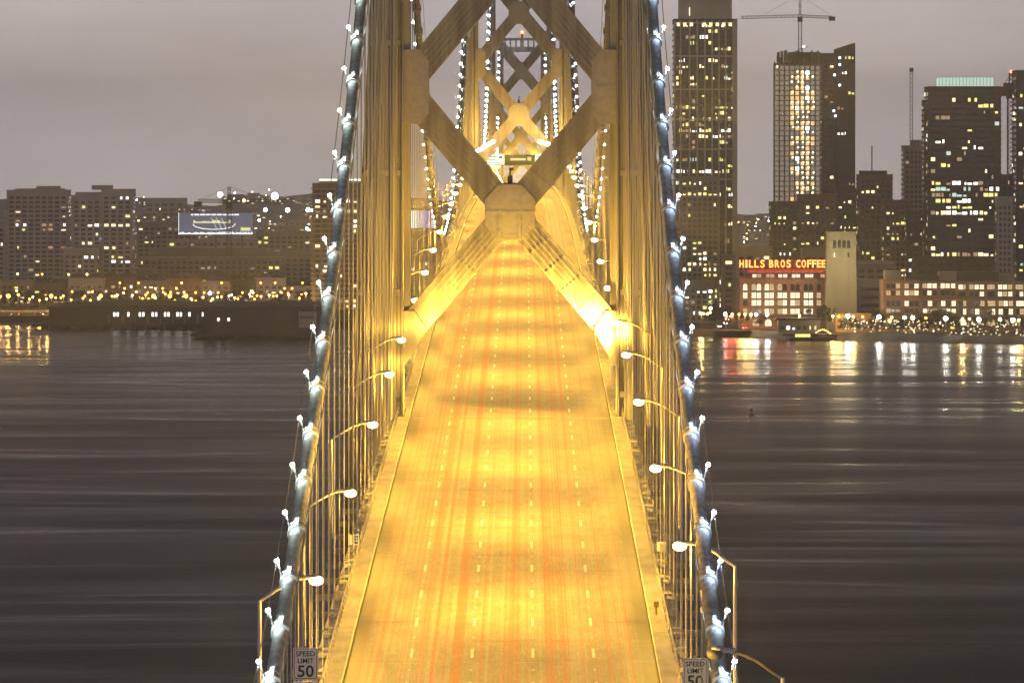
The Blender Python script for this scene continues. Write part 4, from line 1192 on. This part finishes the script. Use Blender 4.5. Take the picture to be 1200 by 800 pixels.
# ------------------------------------------------------------------ trees
M['leaf']=mat('tree_leaf',(.045,.05,.022),.8,0,.2,.5,(1,1,1),.8); M['bark']=mat('bark',(.06,.05,.04),.9)
def tree_meshes(seed,h,w):
    rr=random.Random(seed); t=MB(); t.tube([(0,0,-.2),(.1,0,h*.3),(.15,.1,h*.55)],[.35,.25,.12],6)
    for k in range(5):
        a=k*1.26+rr.random(); t.tube([(.1,0,h*(.28+.05*k)),(math.cos(a)*w*.3,math.sin(a)*w*.3,h*(.5+.06*k))],[.12,.05],4)
    c=MB()
    cl=[(rr.gauss(0,w*.24),rr.gauss(0,w*.24),h*rr.uniform(.42,.9)) for _ in range(11)]
    for (x,y,z) in cl:
        rad=w*rr.uniform(.13,.24)
        for _ in range(34):
            v=Vector((rr.gauss(0,1),rr.gauss(0,1),rr.gauss(0,.8))).normalized()*rad*rr.uniform(.5,1.1)
            p=Vector((x,y,z))+v; s=rr.uniform(.25,.55)
            u=Vector((rr.gauss(0,1),rr.gauss(0,1),rr.gauss(0,1))).normalized(); q=u.orthogonal().normalized()*s; u=u*s
            c.add([tuple(p-u),tuple(p+q),tuple(p+u),tuple(p-q)],[(0,1,2,3)])
    return t.mesh('trunk',M['bark']),c.mesh('crown',M['leaf'])
TV=[tree_meshes(s,9,7) for s in range(5)]
def tree(px,d,h,lab,group):
    X=PX(px,d); r_=thing('tree',lab,'tree',(X,d,GZ),group); a,b=R.choice(TV); k=h/9
    r_.scale=(k*R.uniform(.9,1.25),k,k); r_.rotation_euler=(0,0,R.uniform(0,6)); put('trunk',a,r_); put('crown',b,r_)
def palm(px,d,h,lab,group):
    X=PX(px,d); r_=thing('palm_tree',lab,'palm tree',(X,d,GZ),group)
    mb=MB(); mb.tube([(0,0,0),(.1,0,h*.5),(0,0,h)],[.35,.28,.25],6); mb.build('trunk',M['bark'],r_)
    mb=MB()
    for k in range(22):
        a=k*.9; el=R.uniform(-.5,1.0); L=3.0; p=Vector((0,0,h)); 
        dirv=Vector((math.cos(a)*math.cos(el),math.sin(a)*math.cos(el),math.sin(el)))
        side=dirv.cross(Vector((0,0,1))).normalized()*.35; m_=p+dirv*L*.55; e_=p+dirv*L+Vector((0,0,-.9))
        mb.add([tuple(p),tuple(m_-side),tuple(e_),tuple(m_+side)],[(0,1,2,3)])
    mb.build('crown',M['leaf'],r_)
PT={936:'tree behind the flat roof of the waterfront pavilion',967:'tall dark tree between the brick warehouse and the stone tower',1000:'small tree at the foot of the pale office block',1028:'tall tree before the amber terrace, behind the second white lamp',
1084:'small tree just past the middle white promenade lamp',1096:'tall round tree before the middle of the brick building',1110:'tall round tree touching the largest white lamp',1121:'mid-sized tree between the largest white lamp and the arcade',1148:'small tree at the white lamp nearest the tall palm',
1175:'round tree between the tall palm and the last white lamp',868:'street tree at the near corner of the brick warehouse',890:'low tree in front of the warehouse doorways',850:'tall tree across the street from the brick warehouse',838:'tallest tree near the bluish lit cable, by the street',829:'tree closest to the bluish lit cable',
988:'small tree under the first white promenade lamp',1054:'low tree between the second and third white lamps',1198:'tree cut by the picture edge on the promenade'}
for px,h,dd in ((936,10,3035),(967,15,3020),(1004-4,9,3016),(1028,13,3010),(1084,9,3005),(1096,13,2998),(1110,13,3000),(1121,10,2995),(1148,9,2985),(1175,10,2975),(868,10,3060),(890,9,3050),(850,12,3085),(838,14,3100),(829,10,3095),(988,8,3008),(1054,8,3004),(1198,9,2965)):
    tree(px,dd,h,PT[px],'trees on the lit promenade')
for px in (1161,1106,978): palm(px,2990 if px>1000 else 3015,12,{1161:'tallest palm in front of the brick building arcade',1106:'palm beside the dark trees on the promenade',978:'palm beside the foot of the stone tower'}[px],None)
for i in range(34):
    px=rg.uniform(0,430); dd=rg.uniform(3500,3610); tree(px,dd,rg.uniform(7,12),'dark street tree between orange lamps on the far waterfront','street trees on the orange lit waterfront')
for i in range(14):
    px=rg.uniform(70,370); tree(px,rg.uniform(3690,3745),rg.uniform(12,20),'tall dark tree in front of the apartment blocks','tall trees by the apartment blocks')
tree(222,6800,42,'large lone tree on the hilltop, faint in haze',None)
bpy.data.objects[-1] if False else None

# ------------------------------------------------------------------ waterfront lamps
M['orange']=emit('orange_globe',(1,.40,.055),9); M['whiteg']=emit('white_globe',(1,.97,.85),60); M['yelg']=emit('yellow_globe',(1,.62,.16),16)
def post_lamp_mesh(h,m,r):
    a=MB(); a.tube([(0,0,-.3),(0,0,h)],[.12,.08],5); a.box(-.3,.3,-.1,.1,h,h+.08)
    b=MB(); b.ball((0,0,h+r*.8),r,8,6)
    return a.mesh('post',M['steel_dark']),b.mesh('globe',m)
PLM={}
for nm,m,r in (('o','orange',.72),('w','whiteg',.85),('y','yelg',.7),('ob','orange',1.25),('wb','whiteg',1.1)):
    PLM[nm]=post_lamp_mesh(8.5,M[m],r)
glo={k:lampdata('promenade_lamp',c,p,.8) for k,c,p in (('o',(1,.5,.12),7000),('w',(1,.95,.8),3500),('y',(1,.65,.2),12000))}
def post_lamp(px,d,k,lab,group,lit=False,z=GZ,h_=1):
    r_=thing('promenade_lamp',lab,'street lamp',(PX(px,d),d,z),group); a,b=PLM[k]; put('post',a,r_); g_=put('globe',b,r_)
    r_.scale=(1,1,h_); g_.scale=(1,1,1/h_); g_.location.z=9.1*(1-1/h_)
    if lit: put('lamp_light',glo[k[0]],r_,(0,-1.2,8.6))
for i in range(96):
    row=i%3; dd=(3480,3540,3700)[row]+rg.uniform(-12,12); px=(i/96)*372+rg.uniform(-5,5)
    if row==2 and px>130: dd=3590
    post_lamp(px,dd,'y' if rg.random()<.3 else 'o','orange street lamp in the dotted band along the far waterfront','orange lamps along the far waterfront',lit=(i%3==0),h_=rg.choice([.7,1,1,1.3,1.7,2.1]) if row==2 else rg.uniform(.65,1.25))
post_lamp(88,3820,'ob','largest orange lamp, above the band, below the stepped apartment block',None,True)
post_lamp(246,3560,'wb','single bright white lamp in the orange band under the billboard',None,True)
for px in (10,60,118,180,199,218): post_lamp(px,3475,'ob','brighter orange lamp at the front edge of the far waterfront','brighter orange lamps at the waterfront edge',True)
WL=['by the pavilion','in front of the low terrace','in front of the brick building corner','beside the palms','by the arcade','at the picture edge']
for px,py,lab in ((993.5,384.5,'first white promenade lamp beside the stone tower'),(1030,384,'white promenade lamp before the amber terrace'),(1069.5,385.5,'white promenade lamp before the middle of the brick building'),(1108,386,'largest white promenade lamp, beside a round tree'),(1147,388,'white promenade lamp in front of the arcade near the tallest palm'),(1187,389,'white promenade lamp nearest the picture edge')):
    dd=3000-(px-990)*.42
    post_lamp(px,dd,'wb',lab,'white lamps on the promenade',True)
for i,(px,py,k) in enumerate(((822,374,'y'),(829,371,'y'),(824,378,'y'),(873,377,'y'),(886,383,'w'),(899,384,'w'),(937,372,'y'),(976,378,'y'),(983,373,'o'),(1000,375,'y'),(1011,379,'o'),(1045,378,'y'),(1060,376,'w'),(1085,380,'o'),(1110,379,'o'),(1128,385,'y'),(1136,384,'y'),(1172,378,'w'),(1194,376,'y'),(850,383,'w'),(858,384,'y'),(866,385,'o'),(880,386,'y'))):
    post_lamp(px,3046-(px-870)*.35,k,'small warm lamp at the foot of the waterfront buildings','small lamps at the foot of the waterfront buildings',lit=(i%3==0 or 865<px<1000))
# restaurant strip: hundreds of tiny lights on the promenade
mb=MB()
for i in range(150):
    px=rg.uniform(985,1200); dd=3003-(px-990)*.42+rg.uniform(2,10); X=PX(px,dd); z=GZ+rg.choice([1.0,2.2,3.4,5.2,6.4])+rg.uniform(-.6,.6)
    mb.box(X,X+rg.uniform(.3,1.0),dd,dd+.15,z,z+rg.uniform(.2,.8),rg.choice([0,0,1,2]))
mb.build('terrace_lights',[WARM[0],WARM[2],WARM[1]],label='string of tiny terrace lights and lit panes along the promenade',cat='string lights',kind='stuff')
# street climbing away beside the coffee building, with traffic
M['asph']=mat('street_asphalt',(.09,.08,.07),.6,0,.4,.3,(1,1,1),.05)
mb=MB(); st=[(858,3045),(858,3200),(864,3400),(872,3800),(880,4600)]
for i in range(len(st)-1):
    (a,b),(c,e_)=st[i],st[i+1]; A=PX(a,b); C=PX(c,e_); mb.add([(A-11,b,GZ+.05+i*.0),(A+11,b,GZ+.05),(C+11,e_,GZ+.05),(C-11,e_,GZ+.05)],[(0,1,2,3)])
mb.build('street',M['asph'],kind='structure')
mb=MB(); mb.add([(-900,3420,GZ+.06),(40,3330,GZ+.06),(40,3348,GZ+.06),(-900,3440,GZ+.06)],[(0,1,2,3)]); mb.build('waterfront_road',M['asph'],kind='structure')
for i in range(26):
    dd=3070+i*36+rg.uniform(-8,8); px=np.interp(dd,[s[1] for s in st],[s[0] for s in st]); away=i%2==0
    c=car(PX(px,dd)+(4 if away else -4)+rg.choice([0,3.2])*(1 if away else -1),dd,GZ+.08,'car with its lights on in the street traffic beside the coffee warehouse',i,away,'cars on the street beside the coffee warehouse',k=2.2)
for i in range(14):
    px=np.interp(i,[0,13],[0,352]); dd=3430-(px)*.2
    X=PX(px,dd); yy=3420+(X+900)*(-90/940)+8
    car(X,yy,GZ+.1,'car with its lights on driving the waterfront road behind the pier sheds',i,True,'cars on the waterfront road',rz=math.pi/2 if i%2 else -math.pi/2,k=1.6)
for i in range(12):
    dd=3090+i*85; px=np.interp(dd,[s[1] for s in st],[s[0] for s in st])
    for s_ in (-1,1):
        r0=thing('promenade_lamp','warm lamp lining the street that climbs beside the coffee warehouse','street lamp',(PX(px,dd)+s_*12.5,dd,GZ),'lamps along the street beside the coffee warehouse'); a,b=PLM['w' if (i+s_)%3==0 else 'y']; put('post',a,r0); put('globe',b,r0)
        if i%2==0 and s_>0: put('lamp_light',glo['y'],r0,(-1.5,-1.2,8.4))
# traffic signals, red
for px,py in ((851,371),(858,371)):
    dd=3062; r0=thing('traffic_signal','red traffic signal at the waterfront crossing, %s of the pair'%('farther from' if px<855 else 'nearer to')+' the warehouse','traffic light',(PX(px,dd),dd,GZ))
    z=PZ(py,dd)-GZ; mb=MB(); mb.tube([(0,0,0),(0,0,z)],.1,6); mb.build('post',M['steel_dark'],r0); mb=MB(); mb.box(-.4,.4,0,.4,z-1.2,z+.8); mb.build('signal_box',M['steel_dark'],r0)
    mb=MB(); mb.ball((0,-.1,z+.2),.95,8,6); mb.build('red_lens',emit('signal_red',(1,.05,.02),22),r0)
    put('signal_glow',lampdata('signal_lamp',(1,.08,.03),3000,.6),r0,(0,-2.2,z))
# LED screen seen between cable and leg
d=3420; r0=thing('led_screen','coloured advertising screen seen through the ropes inside the bridge leg','billboard',(PX(493,d),d,GZ)); w=PX(509,d)-PX(493,d)+3
mb=MB(); mb.box(-w,w,0,1,PZ(268,d)-GZ,PZ(246,d)-GZ); mb.box(-w*.6,-w*.5,.2,.8,0,PZ(268,d)-GZ); mb.box(w*.5,w*.6,.2,.8,0,PZ(268,d)-GZ); mb.build('screen_case',M['steel_dark'],r0)
for a,b,c,s_ in ((-1,-.55,(1,.9,.35),1.6),(-.55,-.1,(.8,.95,.9),1.5),(-.1,.45,(.35,.45,1),1.5),(.45,1,(.85,.8,1),1.6)):
    mb=MB(); mb.box(w*a+.2,w*b-.05,-.12,0,PZ(267.3,d)-GZ,PZ(246.8,d)-GZ); mb.build('screen_field',emit('led_field',c,s_),r0)
bld('office_block','brown block under the coloured screen, seen between the ropes',470,512,272,3480,16,'brown',lit=.15)
bld('apartment_block','hazy block behind the road lamps inside the far leg',690,712,262,3500,16,'grey',lit=.2)

# ------------------------------------------------------------------ piers and their sheds
M['shed']=mat('shed_wall',(.14,.115,.10),.85,0,.2,.3,(1,1,1),.1); M['shedroof']=mat('shed_roof',(.10,.085,.075),.9,0,.2,.3,(1,1,1),.05)
def pier(px0,px1,pyb,pyt,d,depth,lab,apron):
    x0,x1=PX(px0,d),PX(px1,d); xc=(x0+x1)/2; zt=PZ(pyt,d)
    r0=thing('pier_shed',lab,'pier shed',(xc,d,0)); a,b=x0-xc,x1-xc
    mb=MB(); mb.box(a-apron,b+2,-4,depth,1.6,3.0)
    k=int((b-a)/6)
    for i in range(k+1): x=a+(b-a)*i/k; mb.box(x-.4,x+.4,-3.6,-3.0,-3,1.6)
    mb.build('pier_deck',M['bank'],r0)
    mb=MB(); mb.box(a,b,0,depth-10,3.0,zt); mb.build('wall',M['shed'],r0)
    mb=MB(); mb.prism([(a-.5,zt),(b+.5,zt),(b+.5,zt+.5),((a+b)/2,zt+2.2),(a-.5,zt+.5)],-.6,depth-9); mb.build('roof',M['shedroof'],r0)
    return r0,xc,a,b,zt
r0,xc,a,b,zt=pier(57.5,246,386.5,361.5,3190,150,'long dark pier shed with pairs of small lit windows, apron reaching out to the water',10)
def sx_(px): return PX(px,3190)-xc
for k,px in enumerate((136,152.5,166,181,195.5,210,224,240)):
    mb=MB(); mb.box(sx_(px)-3.1,sx_(px)+3.1,-.3,0,3.2,zt-1.0); mb.build('door_bay',BM['dark'],r0)
    mb=MB(); mb.box(sx_(px)-5,sx_(px)-3.4,-.25,0,3.2,zt-3.4); mb.build('pilaster',BM['conc'],r0)
    for o in ((-1.6,.4) if k not in(1,6) else (-1.6,)):
        mb=MB(); mb.box(sx_(px)+o,sx_(px)+o+1.2,-.42,-.3,zt-4.6,zt-2.2); mb.build('lit_window',WARM[2],r0)
mb=MB(); mb.box(sx_(84),sx_(94),-.2,0,3.2,zt-4); mb.build('loading_door',BM['dark'],r0)
r0,xc,a,b,zt=pier(249,380,397,364,3000,170,'nearer low pier shed with a faded sign panel, beside the long one',12)
def sx2(px): return PX(px,3000)-xc
mb=MB(); mb.box(sx2(350),sx2(371),-.5,-.1,PZ(384,3000),PZ(365,3000)); mb.build('sign_panel',BM['pale'],r0)
mb=MB()
for k in range(8): mb.box(sx2(352+k*2.2),sx2(353.4+k*2.2),-.58,-.5,PZ(373.5,3000),PZ(370,3000))
mb.build('faded_letters',BM['dark'],r0,kind='stuff')
mb=MB(); mb.box(sx2(258),sx2(346),-.35,0,PZ(382,3000),PZ(376,3000)); mb.build('window_band',BM['dark'],r0)
for px in (256,268): mb=MB(); mb.box(sx2(px)-.6,sx2(px)+.6,-.5,-.36,PZ(376,3000),PZ(372.5,3000)); mb.build('lit_window',WARM[2],r0)
# second roof level of the near pier, behind
mb=MB(); mb.box(sx2(240)-2,sx2(380),20,150,3,PZ(359.5,3020)); mb.build('rear_hall',M['shed'],r0)
# channel marker on the water
d=93*F/(487-200); r0=thing('channel_marker','small dark channel marker standing alone on the water','buoy',(PX(880.5,d),d,0))
mb=MB(); mb.tube([(0,0,-.5),(0,0,1.0)],.9,10); mb.build('float',M['steel_dark'],r0)
mb=MB(); 
for a in range(3): mb.beam((.7*math.cos(a*2.1),.7*math.sin(a*2.1),1),(.2*math.cos(a*2.1),.2*math.sin(a*2.1),3),.1,.1)
mb.box(-.6,.6,-.1,.1,1.6,2.9); mb.box(-.1,.1,-.6,.6,1.6,2.9); mb.build('daymark',M['steel_dark'],r0)
mb=MB(); mb.ball((0,0,3.2),.2); mb.build('top_mark',M['yellow'],r0)

# ------------------------------------------------------------------ haze
HAZE=True
if HAZE:
    hm_=bpy.data.materials.new('city_haze'); hm_.use_nodes=True; t=hm_.node_tree
    for n_ in list(t.nodes):
        if n_.type!='OUTPUT_MATERIAL': t.nodes.remove(n_)
    pv=t.nodes.new('ShaderNodeVolumePrincipled'); pv.inputs['Color'].default_value=(.88,.92,1.0,1); pv.inputs['Density'].default_value=.00010; pv.inputs['Anisotropy'].default_value=.2
    t.links.new(pv.outputs[0],[n_ for n_ in t.nodes if n_.type=='OUTPUT_MATERIAL'][0].inputs['Volume'])
    mb=MB(); mb.box(-4000,4000,-80,9000,-6.5,236); mb.build('haze',hm_,kind='stuff')
